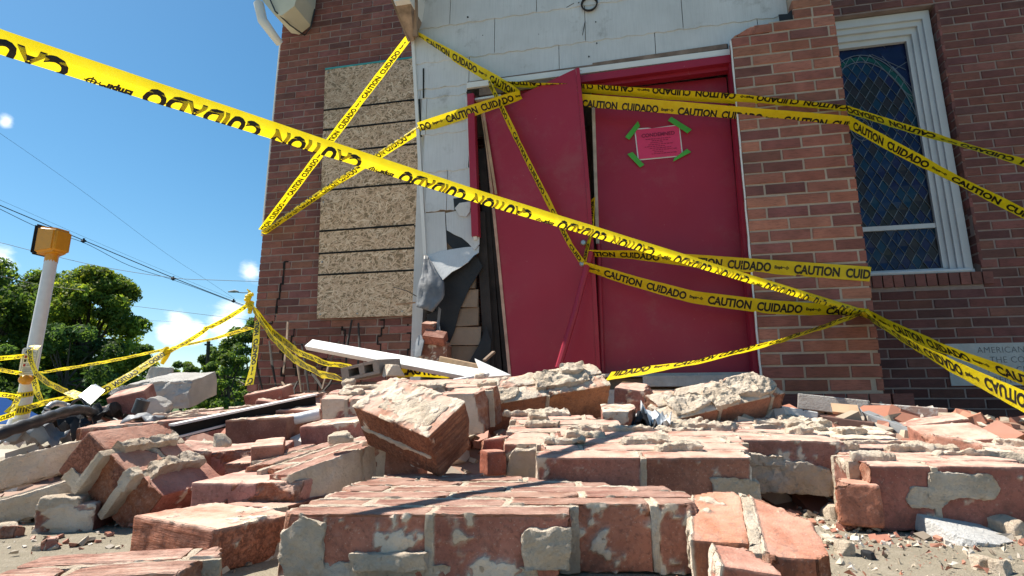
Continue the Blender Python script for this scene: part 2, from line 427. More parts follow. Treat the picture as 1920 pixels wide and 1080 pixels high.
def tints(seed, base=None):
    r = random.Random(seed)
    pal = [(.40, .165, .115), (.36, .14, .10), (.44, .20, .145), (.33, .12, .085), (.42, .175, .11), (.38, .17, .13)]
    c = base or r.choice(pal); k = r.uniform(.70, .94); return (c[0] * k, c[1] * k * r.uniform(.93, 1.07), c[2] * k * r.uniform(.92, 1.08))
NCH = [100]
def chunk(name, label, O, Rm, rows, bl=.203, bh=.057, th=.092, j=.0105, top='rug', dep={}, ridge=0.0, planes=(), tint=None,
          res=RES, rough=.005, dust_toplight=1.0, group=None, extra=(), rugf=None, cat='masonry chunk', ragged=.3, jz=.004, big=0):
    """bricks still bonded by mortar. Local x = along the courses, y = from course to course, z = 0 is the upper face"""
    NCH[0] += 17; sd = NCH[0]; rr = random.Random(sd)
    root = empty(name, O); root.rotation_mode = 'QUATERNION'; root.rotation_quaternion = Rm.to_quaternion(); tag(root, label, cat, group)
    L = bl + j; Cc = bh + j; mort = []
    I = Matrix.Identity(4)
    for ji, row in enumerate(rows):
        x0, x1, off = row; y0 = ji * Cc; x = math.floor((x0 - off) / L) * L + off
        while x < x1 - .02:
            a, b = max(x, x0), min(x + bl, x1); cutl = a > x + .01; cutr = b < x + bl - .01
            if b - a > .03:
                pl = list(planes)
                if cutl: pl.append(((-1, rr.uniform(-ragged, ragged), rr.uniform(-ragged, ragged)), -(a + .008) , rough))
                if cutr:
                    n = Vector((1, rr.uniform(-ragged, ragged), rr.uniform(-ragged, ragged))).normalized()
                    pl.append((n, n.dot(Vector((b - .008, y0 + bh / 2, -th / 2))), rough))
                if cutl:
                    n = Vector((-1, pl[len(planes)][0][1], pl[len(planes)][0][2])).normalized()
                    pl[len(planes)] = (n, n.dot(Vector((a + .008, y0 + bh / 2, -th / 2))), rough)
                for k in range(rr.choice((1, 1, 2, 3))):         # chipped corners
                    n = Vector((rr.choice((-1, 1)), rr.choice((-1, 1)), rr.choice((.2, 1, 1)))).normalized()
                    cn = Vector((b if n.x > 0 else a, y0 + (bh if n.y > 0 else 0), 0 if n.z > 0.1 else -th))
                    pl.append((n, n.dot(cn) - rr.uniform(.004, .016), .003))
                cc = ((a + b) / 2, y0 + bh / 2, -th / 2 + rr.uniform(-jz, 0))
                if all(Vector(p[0]).normalized().dot(Vector(cc)) < p[1] + .01 for p in planes):
                    g = lump(cc, ((b - a) / 2, bh / 2, th / 2), res, .0035, .0011, 30, pl, rough, dep,
                             rugf if rugf is not None else (('pz',) if top == 'rug' else ('nz',)), sd + len(mort) * 3 + ji, big=big)
                    ctr = Vector(cc); me = lumps_mesh('brick', [([v - ctr for v in g[0]], *g[1:])], dust_toplight, up=Rm.transposed() @ Vector((0, 0, 1)))
                    o = link('brick', me, M_BRICK, root, Matrix.Translation(ctr), tints(sd * 31 + ji * 7 + int(x * 100), tint))
                    # head joint to the next brick
                    if b < x1 - .03: mort.append(lump((b + j / 2, y0 + bh / 2, -th / 2 - .0015), (j / 2 + .001, bh / 2 + .003, th / 2 - .001), res * 1.3, .003, .0022, 40, planes, rough, {}, (), sd + ji))
                    if ji + 1 < len(rows):
                        e0, e1 = max(a - .003, rows[ji + 1][0] - .02), min(b + j + .003, rows[ji + 1][1] + .02)
                        if e1 - e0 > .02: mort.append(lump(((e0 + e1) / 2, y0 + bh + j / 2, -th / 2 - .0015), ((e1 - e0) / 2, j / 2 + .0015, th / 2 - .001), res * 1.3, .003, .0022, 40, planes, rough, {}, (), sd + ji * 5))
                    if ridge > 0 and rr.random() < .55:           # mortar squeezed out on the rough side
                        rx = rr.uniform(.18, .55) * (b - a); w_ = ridge * rr.uniform(.8, 2.2)
                        mort.append(lump(((a + b) / 2 + rr.uniform(-.04, .04), y0 + bh + j / 2 - w_ * rr.uniform(-.3, .5), ridge * .3), (rx, w_, ridge * rr.uniform(.55, 1.0)), res * .75, ridge * .3, ridge * .45, 60, planes, rough, {}, (), sd + len(mort), big=ridge * .5, warp=ridge * .75))
            x += L
    for (c_, h_, kw) in extra:
        big_ax = sorted(range(3), key=lambda q: -h_[q])[:2]; pl = list(planes) + list(kw.get('planes', ()))
        for k in range(7):
            t = 2 * math.pi * (k + rr.uniform(.1, .9)) / 7; n = Vector((0, 0, 0)); n[big_ax[0]] = math.cos(t); n[big_ax[1]] = math.sin(t); n[3 - sum(big_ax)] = rr.uniform(-.25, .25); n.normalize()
            sup = abs(n[big_ax[0]]) * h_[big_ax[0]] + abs(n[big_ax[1]]) * h_[big_ax[1]]
            pl.append((n, n.dot(Vector(c_)) + sup * rr.uniform(.62, 1.0), .0045))
        kw = {**kw, 'planes': pl}; kw.setdefault('res', res * .75)
        mort.append(lump(c_, h_, **{**dict(res=res, r=.0025, amp=.003, freq=48, planes=planes, seed=sd + len(mort), warp=min(.004, .1 * sorted(h_)[1])), **kw}))
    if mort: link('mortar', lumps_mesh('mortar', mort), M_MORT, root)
    return root
def solo(name, label, O, Rm, dims, rugf=(), dep={}, planes=(), tint=None, res=RES, dust_toplight=1.0, rough=.005, cat='brick', group=None, mat=None, r=.004, amp=.0013, freq=28, big=0, crust=()):
    """one loose block; O is the front left top corner"""
    NCH[0] += 13; sd = NCH[0]; lx, ly, lz = dims
    ctr = Vector((lx / 2, ly / 2, -lz / 2)); g = lump(ctr, (lx / 2, ly / 2, lz / 2), res, r, amp, freq, planes, rough, dep, rugf, sd, big=big)
    me = lumps_mesh(name, [([v - ctr for v in g[0]], *g[1:])], dust_toplight, up=Rm.transposed() @ Vector((0, 0, 1)))
    o = link(name, me, mat or M_BRICK, None, Matrix.Translation(O + Rm @ ctr) @ Rm.to_4x4(), tints(sd, tint)); tag(o, label, cat, group)
    if crust:
        q = [lump(Vector(c_) - ctr, h_, res, .005, .003, 36, (), .004, {}, (), sd + 5 + i, big=.004) for i, (c_, h_) in enumerate(crust)]
        link('mortar_crust', lumps_mesh('mortar_crust', q), M_MORT, o)
    return o
def stone(name, label, p, size, rz=0, seed=1, mat=None, tint=None, res=.008, cat='fragment', group=None, n=7, tilt=(0, 0)):
    """an angular broken piece resting at p"""
    r_ = random.Random(seed); hx, hy, hz = [s / 2 for s in size]; pl = []
    for k in range(n):
        v = Vector((r_.uniform(-1, 1), r_.uniform(-1, 1), r_.uniform(-.5, 1))).normalized()
        pl.append((v, (abs(v.x) * hx + abs(v.y) * hy + abs(v.z) * hz) * r_.uniform(.42, .8), min(size) * .05))
    g = lump((0, 0, 0), (hx, hy, hz), res, min(size) * .1, min(size) * .03, 40, pl, .003, {}, (), seed)
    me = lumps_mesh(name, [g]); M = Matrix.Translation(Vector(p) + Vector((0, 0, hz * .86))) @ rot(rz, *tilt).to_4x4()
    o = link(name, me, mat or M_BRICK, None, M, tint or tints(seed)); tag(o, label, cat, group); return o

# ------------------------------------------------------------------ the ground
def sheet(name, x0, x1, y0, y1, z, mat, n=1):
    m = MB()
    for i in range(n):
        for jj in range(n):
            xa, xb = x0 + (x1 - x0) * i / n, x0 + (x1 - x0) * (i + 1) / n; ya, yb = y0 + (y1 - y0) * jj / n, y0 + (y1 - y0) * (jj + 1) / n
            m.add([(xa, ya, z), (xb, ya, z), (xb, yb, z), (xa, yb, z)], [(0, 1, 2, 3)])
    o = m.build(name, mat); o['kind'] = 'structure'; return o
M_GRASS = simple('grass_ground', (.055, .085, .025), .95, .4, 3, .02, 40)
M_ASPH = simple('asphalt', (.05, .05, .052), .95, .25, 3, .006, 60)
sheet('ground', -900, 900, -200, 1500, -1.0, M_GRASS)
sheet('road', -300, 300, 7.5, 15, -.99, M_ASPH)
sheet('sidewalk', -12, 12, -4, 7.2, 0, M_GROUND)
m = MB(); m.box((-12, 7.2, -1.0), Vector((24, 0, 0)), Vector((0, .15, 0)), Vector((0, 0, .998))); m.build('kerb', M_GROUND)['kind'] = 'structure'

# ------------------------------------------------------------------ brickwork
WALLC = [(.215, .085, .072), (.238, .096, .078), (.185, .077, .070), (.262, .112, .088), (.165, .074, .066), (.222, .084, .070)]
PIERC = [(.315, .122, .086), (.35, .145, .098), (.275, .105, .078), (.375, .16, .108), (.245, .096, .076), (.32, .126, .088), (.20, .082, .068)]
def bricks(m, pt, a0, a1, h0, h1, o, pal, holes=(), skip=None, L=.2135, c=.067, j=.0105, depth=.08, seed=1, gap=None, jit=.0009, brick_tone=None):
    r = random.Random(seed); row = 0; h = h0
    while h < h1 - .03:
        segs = [(a0, a1)]
        for (x0, x1, y0, y1) in holes:
            if y0 < h + c * .5 < y1:
                ns = []
                for s in segs:
                    if s[1] <= x0 or s[0] >= x1: ns.append(s)
                    else:
                        if s[0] < x0: ns.append((s[0], x0))
                        if s[1] > x1: ns.append((x1, s[1]))
                segs = ns
        off = a0 + (0 if row % 2 else L / 2) - L
        for s in segs:
            x = off
            while x < s[1]:
                b0, b1 = max(x, s[0]), min(x + L - j, s[1])
                if b1 - b0 > .018 and not (skip and skip((b0 + b1) / 2, h, r)):
                    k = r.uniform(.82, 1.18) * (brick_tone(b0, h, r) if brick_tone else 1); cc = r.choice(pal); col = (cc[0] * k, cc[1] * k * r.uniform(.95, 1.05), cc[2] * k * r.uniform(.93, 1.07))
                    oo = o + r.gauss(0, jit); hh = h + r.gauss(0, .0009); e = .0025; sh = gap((b0 + b1) / 2, h) if gap else (0, 0, 0)
                    da, dh, do = sh
                    q = [(b0, hh), (b1, hh), (b1, hh + c - j), (b0, hh + c - j)]; tw = r.gauss(0, .0012)
                    V = [pt(x_ + da, y_ + dh, o - depth + do) for x_, y_ in q]
                    V += [pt(x_ + da + r.gauss(0, .0007), y_ + dh + r.gauss(0, .0007), oo - .004 + do) for x_, y_ in q]
                    V += [pt(b0 + e + da, hh + e + dh, oo + do - tw), pt(b1 - e + da, hh + e + dh, oo + do + tw), pt(b1 - e + da, hh + c - j - e + dh, oo + do + tw), pt(b0 + e + da, hh + c - j - e + dh, oo + do - tw)]
                    F = [(8, 9, 10, 11)]
                    for i in range(4):
                        k2 = (i + 1) % 4; F += [(i, k2, 4 + k2, 4 + i), (4 + i, 4 + k2, 8 + k2, 8 + i)]
                    m.add(V, F, col)
                x += L
        h += c; row += 1
church = empty('brick_church', W(0, 0, 0))
tag(church, 'red brick church with a damaged white sided entrance porch, boarded window and red double doors', 'church')
sub = lambda name: None
# main wall: mortar core with window openings, then every brick laid in front of it
WH = (1.78, 2.79, 1.135, 3.215)
m = MB()
m.wbox(-2.806, 1.78, -.1, 4.6, -.2, -.005); m.wbox(1.78, 2.79, -.1, 1.13, -.2, -.005); m.wbox(1.78, 2.79, 3.22, 4.6, -.2, -.005); m.wbox(2.79, 7, -.1, 4.6, -.2, -.005)
core = m.build('mortar_core', M_WMORT, church)
m = MB()
CR = [(-2.62, 1.02, 1.50), (-2.72, .72, 1.05), (-2.08, .30, .95), (-1.62, .3, .92), (-2.40, .25, .75)]
def wskip(a, h, r):
    if h < .85 and r.random() < .10: return True
    for (ca, y0, y1) in CR:
        if y0 < h < y1 and abs(a - ca - .03 * math.sin(h * 31)) < .055 and r.random() < .6: return True
    return False
def wgap(a, h):
    k = max(0, 1.15 - h)
    return (.026 * noise.noise(Vector((a * 5, h * 5, 1))) * k, .018 * noise.noise(Vector((a * 4, h * 3, 7))) * k, .05 * max(0, noise.noise(Vector((a * 3.1, h * 4, 3)))) * k)
bricks(m, W, -2.81, -.55, -.05, 4.55, 0, WALLC, (), None, seed=3, gap=wgap, brick_tone=lambda a, h, r: 1 if h > .95 else r.uniform(.45, 1.25))  # sooty bricks mixed in at random low down
bricks(m, W, 1.3, 5.2, -.05, 4.55, 0, WALLC, ((WH[0], WH[1], 1.04, 3.20),), None, seed=4, brick_tone=lambda a, h, r: .40 if h < .30 else (.62 if h < 1.05 and a < 2.5 else .85))  # dirty band at the base; bricks low beside the porch darker too
rc = random.Random(19)
for (a, h0_, h1_, wd_) in ((-2.60, 1.02, 1.48, .020), (-2.66, .80, 1.0, .012), (-1.93, .66, .93, .012), (-1.62, .60, .93, .012), (-1.36, .62, .92, .010), (-2.33, .42, .88, .014), (-2.47, .35, .70, .012), (-2.15, .35, .62, .016)):
    h = h0_; x = a; ck = MB()
    while h < h1_:
        dx = rc.choice((0, 0, .03, -.03, .02)); w2 = wd_ * rc.uniform(.35, 1.1)
        ck.wbox(x - w2 / 2, x + w2 / 2, h, min(h1_, h + .067), -.03, .0045); 
        if dx: ck.wbox(min(x, x + dx) - .004, max(x, x + dx) + .004, h + .058, h + .068, -.03, .0052)
        x += dx; h += .067
    ck.build('crack', M_BLACK, church)
# rowlock sill under the window
r_ = random.Random(5); x = 1.7
while x < 2.80:
    cc = r_.choice(WALLC); k = r_.uniform(.6, 1.1); m.wbox(x, x + .058, 1.043, 1.128, -.1, .012 + r_.uniform(-.002, .002), tuple(v * k for v in cc)); x += .068
# brick return of the window opening
bricks(m, lambda a, h, o: W(2.79 - o, h, -a), .0, .11, 1.2, 3.2, 0.002, WALLC, depth=.02, seed=9)
wallb = m.build('brick_wall', M_WBRICK, church)
m = MB()
for s in (-1, 1):                                             # side walls and gable behind, so the block has its depth
    pass
m.add([W(-2.81, -.1, -.2), W(-2.81, -.1, -9), W(-2.81, 4.4, -9), W(-2.81, 4.4, -.2)], [(0, 1, 2, 3)], (.16, .065, .05))
m.add([W(7, -.1, -.2), W(7, 4.4, -.2), W(7, 4.4, -9), W(7, -.1, -9)], [(0, 1, 2, 3)], (.16, .065, .05))
m.add([W(-2.81, 4.58, -.15), W(7, 4.58, -.15), W(2.1, 8.4, -.15)], [(0, 1, 2)], (.16, .065, .05))
m.build('side_wall', M_WBRICK, church)
m = MB()
for s, a1 in ((-1, -3.1), (1, 7.3)):
    m.add([W(2.1, 8.6, .3), W(a1, 4.3, .3), W(a1, 4.3, -9.2), W(2.1, 8.6, -9.2)], [(0, 1, 2, 3)])
m.build('roof', simple('dark_shingles', (.06, .058, .055), .9, .3, 4, .01, 30), church)
# eave return at the left corner
m = MB()
def prism(m, pts, o0, o1, col=(1, 1, 1)):
    n = len(pts); V = [W(a, h, o0) for a, h in pts] + [W(a, h, o1) for a, h in pts]
    m.add(V, [tuple(range(n)), tuple(range(2 * n - 1, n - 1, -1))] + [(i, n + i, n + (i + 1) % n, (i + 1) % n) for i in range(n)], col)
prism(m, [(-2.86, 4.0), (-2.69, 3.79), (-2.60, 3.76), (-2.48, 3.84), (-2.45, 4.0), (-2.45, 4.4), (-2.86, 4.4)], .02, .30)
m.build('eave_return', M_CREAM, church)
m = MB(); m.tube([W(-2.86, 3.93, .30), W(-2.80, 3.74, .30), W(-2.72, 3.62, .24), W(-2.70, 3.58, .16)], [.045, .045, .04, .036], 10); m.build('gutter', M_WHITE, church, 40)
m = MB(); m.tube([W(-2.825, 3.72, -.02), W(-2.825, 1.75, -.02)], .014, 8)
m.build('downspout', M_WHITE, church, 40)
m = MB(); m.tube([W(-2.78, 4.05, .33), W(-2.66, 3.80, .32), W(-2.58, 3.73, .2), W(-2.52, 3.72, .05), W(-2.47, 3.80, .04), W(-2.44, 4.0, .04)], .007, 6); m.build('service_cable', M_RUBBER, church, 40)

# boarded window: strand board, every strand laid on
def osb(a0, a1, h0, h1, o, seams, seed):
    m = MB(); r = random.Random(seed); SH = lambda h: (3.3 - h) * .042
    prism(m, [(a0 + SH(h0), h0), (a1 + SH(h0), h0), (a1 + SH(h1), h1), (a0 + SH(h1), h1)], o - .011, o, (.26, .19, .125))
    N = int((a1 - a0) * (h1 - h0) * 3600)
    for k in range(N):
        a, h = r.uniform(a0, a1), r.uniform(h0, h1); ln, wd = r.uniform(.025, .075), r.uniform(.004, .015); th = r.gauss(0, .7) + r.choice((0, 0, 1.2))
        v = r.uniform(.9, 1.1); col = r.choice(((.60, .445, .325), (.63, .475, .35), (.57, .415, .295), (.69, .55, .42), (.48, .335, .235)))
        col = tuple(x * v for x in col); ca, sa = math.cos(th), math.sin(th)
        Q = []
        for (u, w_) in ((-.5, -.3), (0, -.5), (.5, -.25), (.48, .35), (-.1, .5), (-.5, .3)):
            u *= ln; w_ *= wd; Q.append((min(a1, max(a0, a + u * ca - w_ * sa)), min(h1, max(h0, h + u * sa + w_ * ca))))
        oo = o + .0004 + .0022 * k / N
        tl = r.gauss(0, .00025)
        m.add([W(q[0], q[1], oo + tl * (i % 3 - 1)) for i, q in enumerate([(q_[0] + SH(q_[1]), q_[1]) for q_ in Q])], [tuple(range(6))], col)
    for (h, p) in seams:
        n = 12
        for i in range(n):
            x0, x1 = SH(h) + a0 + (a1 - a0) * i / n, SH(h) + a0 + (a1 - a0) * (i + 1) / n; t0 = .0095 + .004 * abs(noise.noise(Vector((i * .7, h * 9, seed))))
            m.wbox(x0, x1, h - t0, h + t0 * .6, o, o + .0048 + i * 1e-5, (.012, .011, .01), 1)
    b = m.build('board', [M_OSB, M_BLACK], church)
    return b
osb(-2.275, -1.05, .955, 3.318, .045, tuple((WA(606, v_, .045)[1], 0) for v_ in (207, 244, 287, 357, 433, 475, 515)), 11)
osb(-1.385, -1.02, .93, 1.80, .062, ((1.715, 0), (1.50, 0), (1.27, 0)), 12)
m = MB(); m.wbox(-2.275, -1.05, 3.3185, 3.334, .012, .05); m.build('board_edge', simple('teal_edge', (.05, .30, .32), .6), church)
for (a, h) in ((-2.24, .99), (-1.9, .985), (-1.5, .99), (-2.24, 3.28), (-1.9, 3.285), (-2.245, 2.0), (-2.24, 1.45)):
    m = MB(); m.tube([W(a + (3.3 - h) * .042, h, .048), W(a + (3.3 - h) * .042, h, .053)], .006, 8); m.build('screw', M_METAL, church)

# ------------------------------------------------------------------ right hand window
win = empty('window', W(2.28, 1.13, -.05)); win.parent = church; win.location = W(2.28, 1.13, -.05) - W(0, 0, 0)
m = MB()
lay = ((0, .050, -.055), (.050, .082, -.075), (.082, .118, -.098), (.118, .150, -.120))
A0, A1, H0, H1 = 1.785, 2.772, 1.132, 3.212
for (i0, i1, o) in lay:
    m.wbox(A0 + i0, A0 + i1, H0 + i0 * .5, H1 - i0 * 1.35, -.19, o); m.wbox(A1 - i1, A1 - i0, H0 + i0 * .5, H1 - i0 * 1.35, -.19, o)
    m.wbox(A0 + i1, A1 - i1, H1 - i1 * 1.35, H1 - i0 * 1.35, -.19, o + .001)
m.wbox(A0 + .12, A1 - .12, 1.496, 1.53, -.19, -.128)
fr = m.build('window_frame', M_TRIM, win)
m = MB(); m.tube([W(A0 + .01, 1.148, -.03), W(A1 - .03, 1.148, -.03)], .017, 8); m.wbox(A0 + .12, A1 - .12, 1.16, 1.192, -.19, -.125); m.wbox(A0, A1, 1.13, 1.16, -.19, -.04)
m.build('window_sill', M_TRIM, win, 40)
def pane(name, a0, a1, h0, h1, o, arch):
    m = MB(); r = random.Random(31); ld = MB(); du, dv = .072, .123
    import itertools
    def clip(poly):
        for (ax, lim, sg) in ((0, a0, 1), (0, a1, -1), (1, h0, 1), (1, h1, -1)):
            outp = []
            for i in range(len(poly)):
                p, q = poly[i], poly[(i + 1) % len(poly)]; dp, dq = sg * (p[ax] - lim), sg * (q[ax] - lim)
                if dp >= 0: outp.append(p)
                if (dp >= 0) != (dq >= 0):
                    t = dp / (dp - dq); outp.append((p[0] + t * (q[0] - p[0]), p[1] + t * (q[1] - p[1])))
            poly = outp
            if len(poly) < 3: return None
        return poly
    mid = (a0 + a1) / 2
    for i in range(-2, int((a1 - a0) / du) + 3):
        for k in range(-2, int((h1 - h0) / dv) * 2 + 4):
            ca = a0 + i * du + (du / 2 if k % 2 else 0); ch = h0 + k * dv / 2
            poly = clip([(ca - du / 2, ch), (ca, ch - dv / 2), (ca + du / 2, ch), (ca, ch + dv / 2)])
            if not poly: continue
            inside = not arch or ((ca - mid) / .40) ** 2 + (max(0, ch - 2.05) / .88) ** 2 < 1
            col = r.choice(((.008, .018, .065), (.010, .028, .085), (.006, .012, .045), (.014, .014, .06), (.03, .022, .02), (.022, .02, .016), (.008, .035, .07))) if inside else r.choice(((.006, .01, .045), (.008, .013, .055)))
            tl = r.gauss(0, .0012)
            m.add([W(q[0], q[1], o + tl * (1 if n_ % 2 else -1)) for n_, q in enumerate(poly)], [tuple(range(len(poly)))], col)
            if inside or r.random() < .0:
                for n_ in range(len(poly)):
                    p, q = poly[n_], poly[(n_ + 1) % len(poly)]
                    if n_ % 2 == 0 or True: ld.beam(W(p[0], p[1], o + .003), W(q[0], q[1], o + .003), .0042, .004, WN)
    gl = m.build(name, M_GLASSP, win)
    if arch:
        for rx, ry, wd in ((.415, .90, .005), (.375, .84, .005)):
            pts = [(mid + rx * math.cos(t), 2.05 + ry * math.sin(t)) for t in [math.pi * q / 40 for q in range(41)]]
            pts = [(mid + rx, h0)] + pts + [(mid - rx, h0)]
            for p, q in zip(pts, pts[1:]):
                pc, qc = [(min(a1, max(a0, x[0])), min(h1, max(h0, x[1]))) for x in (p, q)]
                if (Vector(pc) - Vector(qc)).length > .004: ld.beam(W(*pc, o + .005), W(*qc, o + .005), wd, .004, WN)
        for rad in (.055, .075):
            pts = [(2.235 + rad * math.cos(t), 2.33 + 1.4 * rad * math.sin(t)) for t in [2 * math.pi * q / 24 for q in range(25)]]
            for p, q in zip(pts, pts[1:]): ld.beam(W(*p, o + .006), W(*q, o + .006), .0035, .004, WN)
        for (p, q) in (((2.45, 2.92), (2.62, 2.62)), ((2.38, 2.945), (2.60, 2.78)), ((2.5, 2.78), (2.62, 2.85)), ((2.56, 2.6), (2.62, 2.55)), ((1.95, 2.9), (2.06, 2.80))):
            ld.beam(W(*p, o + .004), W(*q, o + .004), .0035, .003, WN)
        g = MB(); pts = [(mid + .395 * math.cos(t), 2.05 + .87 * math.sin(t)) for t in [math.pi * q / 40 for q in range(41)]]; pts = [(mid + .395, h0)] + pts
        for p, q in zip(pts, pts[1:]):
            if p[0] < a1 and q[0] < a1 and p[1] < h1 and q[1] < h1 and q[0] > a0: g.beam(W(*p, o + .002), W(*q, o + .002), .032, .003, WN)
        link_ = g.build('glass_border', simple('green_glass', (.006, .06, .035), .15, .3, 10, .001, 20, .5), gl)
    ld.build('lead_lines', M_LEAD, gl)
pane('upper_pane', A0 + .15, A1 - .15, 1.53, 3.01, -.150, True)
pane('lower_pane', A0 + .15, A1 - .15, 1.19, 1.496, -.145, False)
# ------------------------------------------------------------------ cornerstone with cut lettering
m = MB(); m.wbox(2.497, 3.32, .362, .640, -.05, .006); cs = m.build('cornerstone', M_PLAQ, church)
def text_polys(s, size, sx=1.0, bold=0.0, align='LEFT', sp=1.0):
    cu = bpy.data.curves.new('t', 'FONT'); cu.body = s; cu.size = size; cu.offset = bold; cu.align_x = align; cu.resolution_u = 3; cu.space_character = sp
    o = bpy.data.objects.new('t', cu); COL.objects.link(o); dg = bpy.context.evaluated_depsgraph_get()
    me = bpy.data.meshes.new_from_object(o.evaluated_get(dg)); V = [(v.co.x * sx, v.co.y) for v in me.vertices]; Fc = [tuple(p.vertices) for p in me.polygons]
    bpy.data.objects.remove(o); bpy.data.curves.remove(cu); bpy.data.meshes.remove(me); return V, Fc
m = MB()
for s, h, al in (('AMERICAN UNION', .575, 2.915), ('THE COLORED', .510, 2.93), ('M . P . CHURCH', .445, 2.915), ('REMODELED', .380, 2.90)):
    V, Fc = text_polys(s, .058, .92, -.0008, 'CENTER', 1.05); m.add([W(al + x, h + y, .0075) for x, y in V], Fc)
m.build('lettering', simple('cut_letter_shade', (.13, .13, .13), .9), cs)

# ------------------------------------------------------------------ entrance porch
PO = 1.04
m = MB(); r_ = random.Random(21)
def shingle(a0, a1, h0, h1, o=PO, poly=None, tilt=.006, th=.005, col=(1, 1, 1)):
    n = max(2, int((a1 - a0) / .02)); V = []; F = []
    for i in range(n + 1):
        a = a0 + (a1 - a0) * i / n; wv = .0045 * math.sin(a * 41) + .003 * math.sin(a * 97 + h0 * 7)
        k = .010 * noise.noise(Vector((a * 3, h0 * 3, 0)))
        V += [W(a, h0 + wv, o + tilt), W(a, h1 + .015, o), W(a, h0 + wv, o + tilt - th), W(a, h1 + .015, o - th)]
    for i in range(n):
        b = i * 4; F += [(b, b + 4, b + 5, b + 1), (b + 2, b + 6, b + 4, b), (b + 3, b + 7, b + 6, b + 2)]
    F += [(0, 1, 3, 2), (n * 4, n * 4 + 2, n * 4 + 3, n * 4 + 1)]
    m.add(V, F)
def course(h, a0, a1, off, hh=.27):
    x = math.floor((a0 - off) / .61) * .61 + off
    while x < a1:
        b0, b1 = max(a0, x + .002), min(a1, x + .608)
        if b1 - b0 > .02: shingle(b0, b1, h, h + hh, PO + r_.uniform(-.001, .001))
        x += .61
def left_edge(h): return -.978 + (2.8 - h) * .093
offs = (.22, -.10, .12, -.20, .05, .30)
for i, h in enumerate((2.545, 2.815, 3.085, 3.355, 3.625, 3.895)):
    half = max(.05, (4.45 - h) * 1.0 - .15); course(h, max(-.975, .33 - half), min(1.66, .33 + half), offs[i % 6])
# course beside and above the door head
course(2.345, -.958, 1.44, .045, .20); course(2.275, -.945, -.578, -.30, .06)
for i, h in enumerate((2.005, 1.735, 1.465)): course(h, left_edge(h) + .01, -.560 + (.02 if i == 2 else 0), (-.62, -.41, -.70)[i] if i else -.86)
# torn lower shingles
def poly_sheet(m, pts, o, th=.005, col=(1, 1, 1)):
    n = len(pts); V = []
    for (a, h, *d) in pts: V.append(W(a, h, o + (d[0] if d else 0)))
    for (a, h, *d) in pts: V.append(W(a, h, o - th + (d[0] if d else 0)))
    m.add(V, [tuple(range(n)), tuple(range(2 * n - 1, n - 1, -1))] + [(i, n + i, n + (i + 1) % n, (i + 1) % n) for i in range(n)], col)
def PX(o, *q): return [(*WA(u, v, o + (k[0] if k else 0)), (k[0] if k else 0)) for (u, v, *k) in q]
poly_sheet(m, PX(PO, (795, 400), (834, 397), (838, 470), (798, 481)), PO + .001)
poly_sheet(m, PX(PO, (836, 400), (868, 393), (897, 386), (899, 440), (899, 458, .01), (890, 469, .02), (877, 455), (866, 446), (852, 440), (842, 434), (838, 432)), PO + .004)
poly_sheet(m, PX(PO, (798, 482), (822, 473), (845, 468), (872, 464, .01), (899, 462), (898, 474, .01), (889, 480, .03), (878, 492, .03), (862, 503, .04), (848, 510, .05), (830, 526, .06), (814, 502, .03)), PO + .006)
poly_sheet(m, PX(PO, (853, 391, .015), (862, 381, .02), (884, 378, .02), (881, 398, .012), (874, 407, .01), (862, 405, .012)), PO + .006)
m.build('porch_siding', M_SIDE, church, 25)
# holes and nail tears in the siding
for (u, v, s) in ((877, 32, .008), (1117, 41, .005), (1119, 81, .006), (1104, 106, .007), (905, 66, .004), (795, 152, .004), (1085, 5, .005), (1010, 64, .003)):
    p = WP(u, v, PO + .0085); q = [p + WD * (math.cos(t) * s * random.Random(u + int(t * 9)).uniform(.6, 1.4)) + Vector((0, 0, math.sin(t) * s)) for t in [k * .9 for k in range(7)]]
    m = MB(); m.add(q, [tuple(range(7))]); m.build('siding_hole', M_BLACK, church)
for (u0, v0, u1, v1, wd) in ((794, 128, 794, 184, .010), (1097, 40, 1092, 66, .003), (1076, 6, 1062, 14, .003)):
    m = MB(); m.beam(WP(u0, v0, PO + .007), WP(u1, v1, PO + .007), wd, .002, WN); m.build('siding_crack', M_BLACK, church)
# round opening of the missing porch lamp
m = MB(); c0 = WP(1105, 8, PO + .012); n = 24
ring = [[c0 + WD * (r0 * math.cos(2 * math.pi * k / n)) + Vector((0, 0, r0 * math.sin(2 * math.pi * k / n))) + WN * o for k in range(n)] for r0, o in ((.052, -.004), (.056, .008), (.046, .010), (.043, -.05))]
V = [p for q in ring for p in q]; F = []
for i in range(3):
    for k in range(n): F.append((i * n + k, i * n + (k + 1) % n, (i + 1) * n + (k + 1) % n, (i + 1) * n + k))
F.append(tuple(range(3 * n, 4 * n))); m.add(V, F)
m.build('lamp_socket', simple('rusty_black', (.025, .018, .015), .7, .5, 30, .002), church, 30)
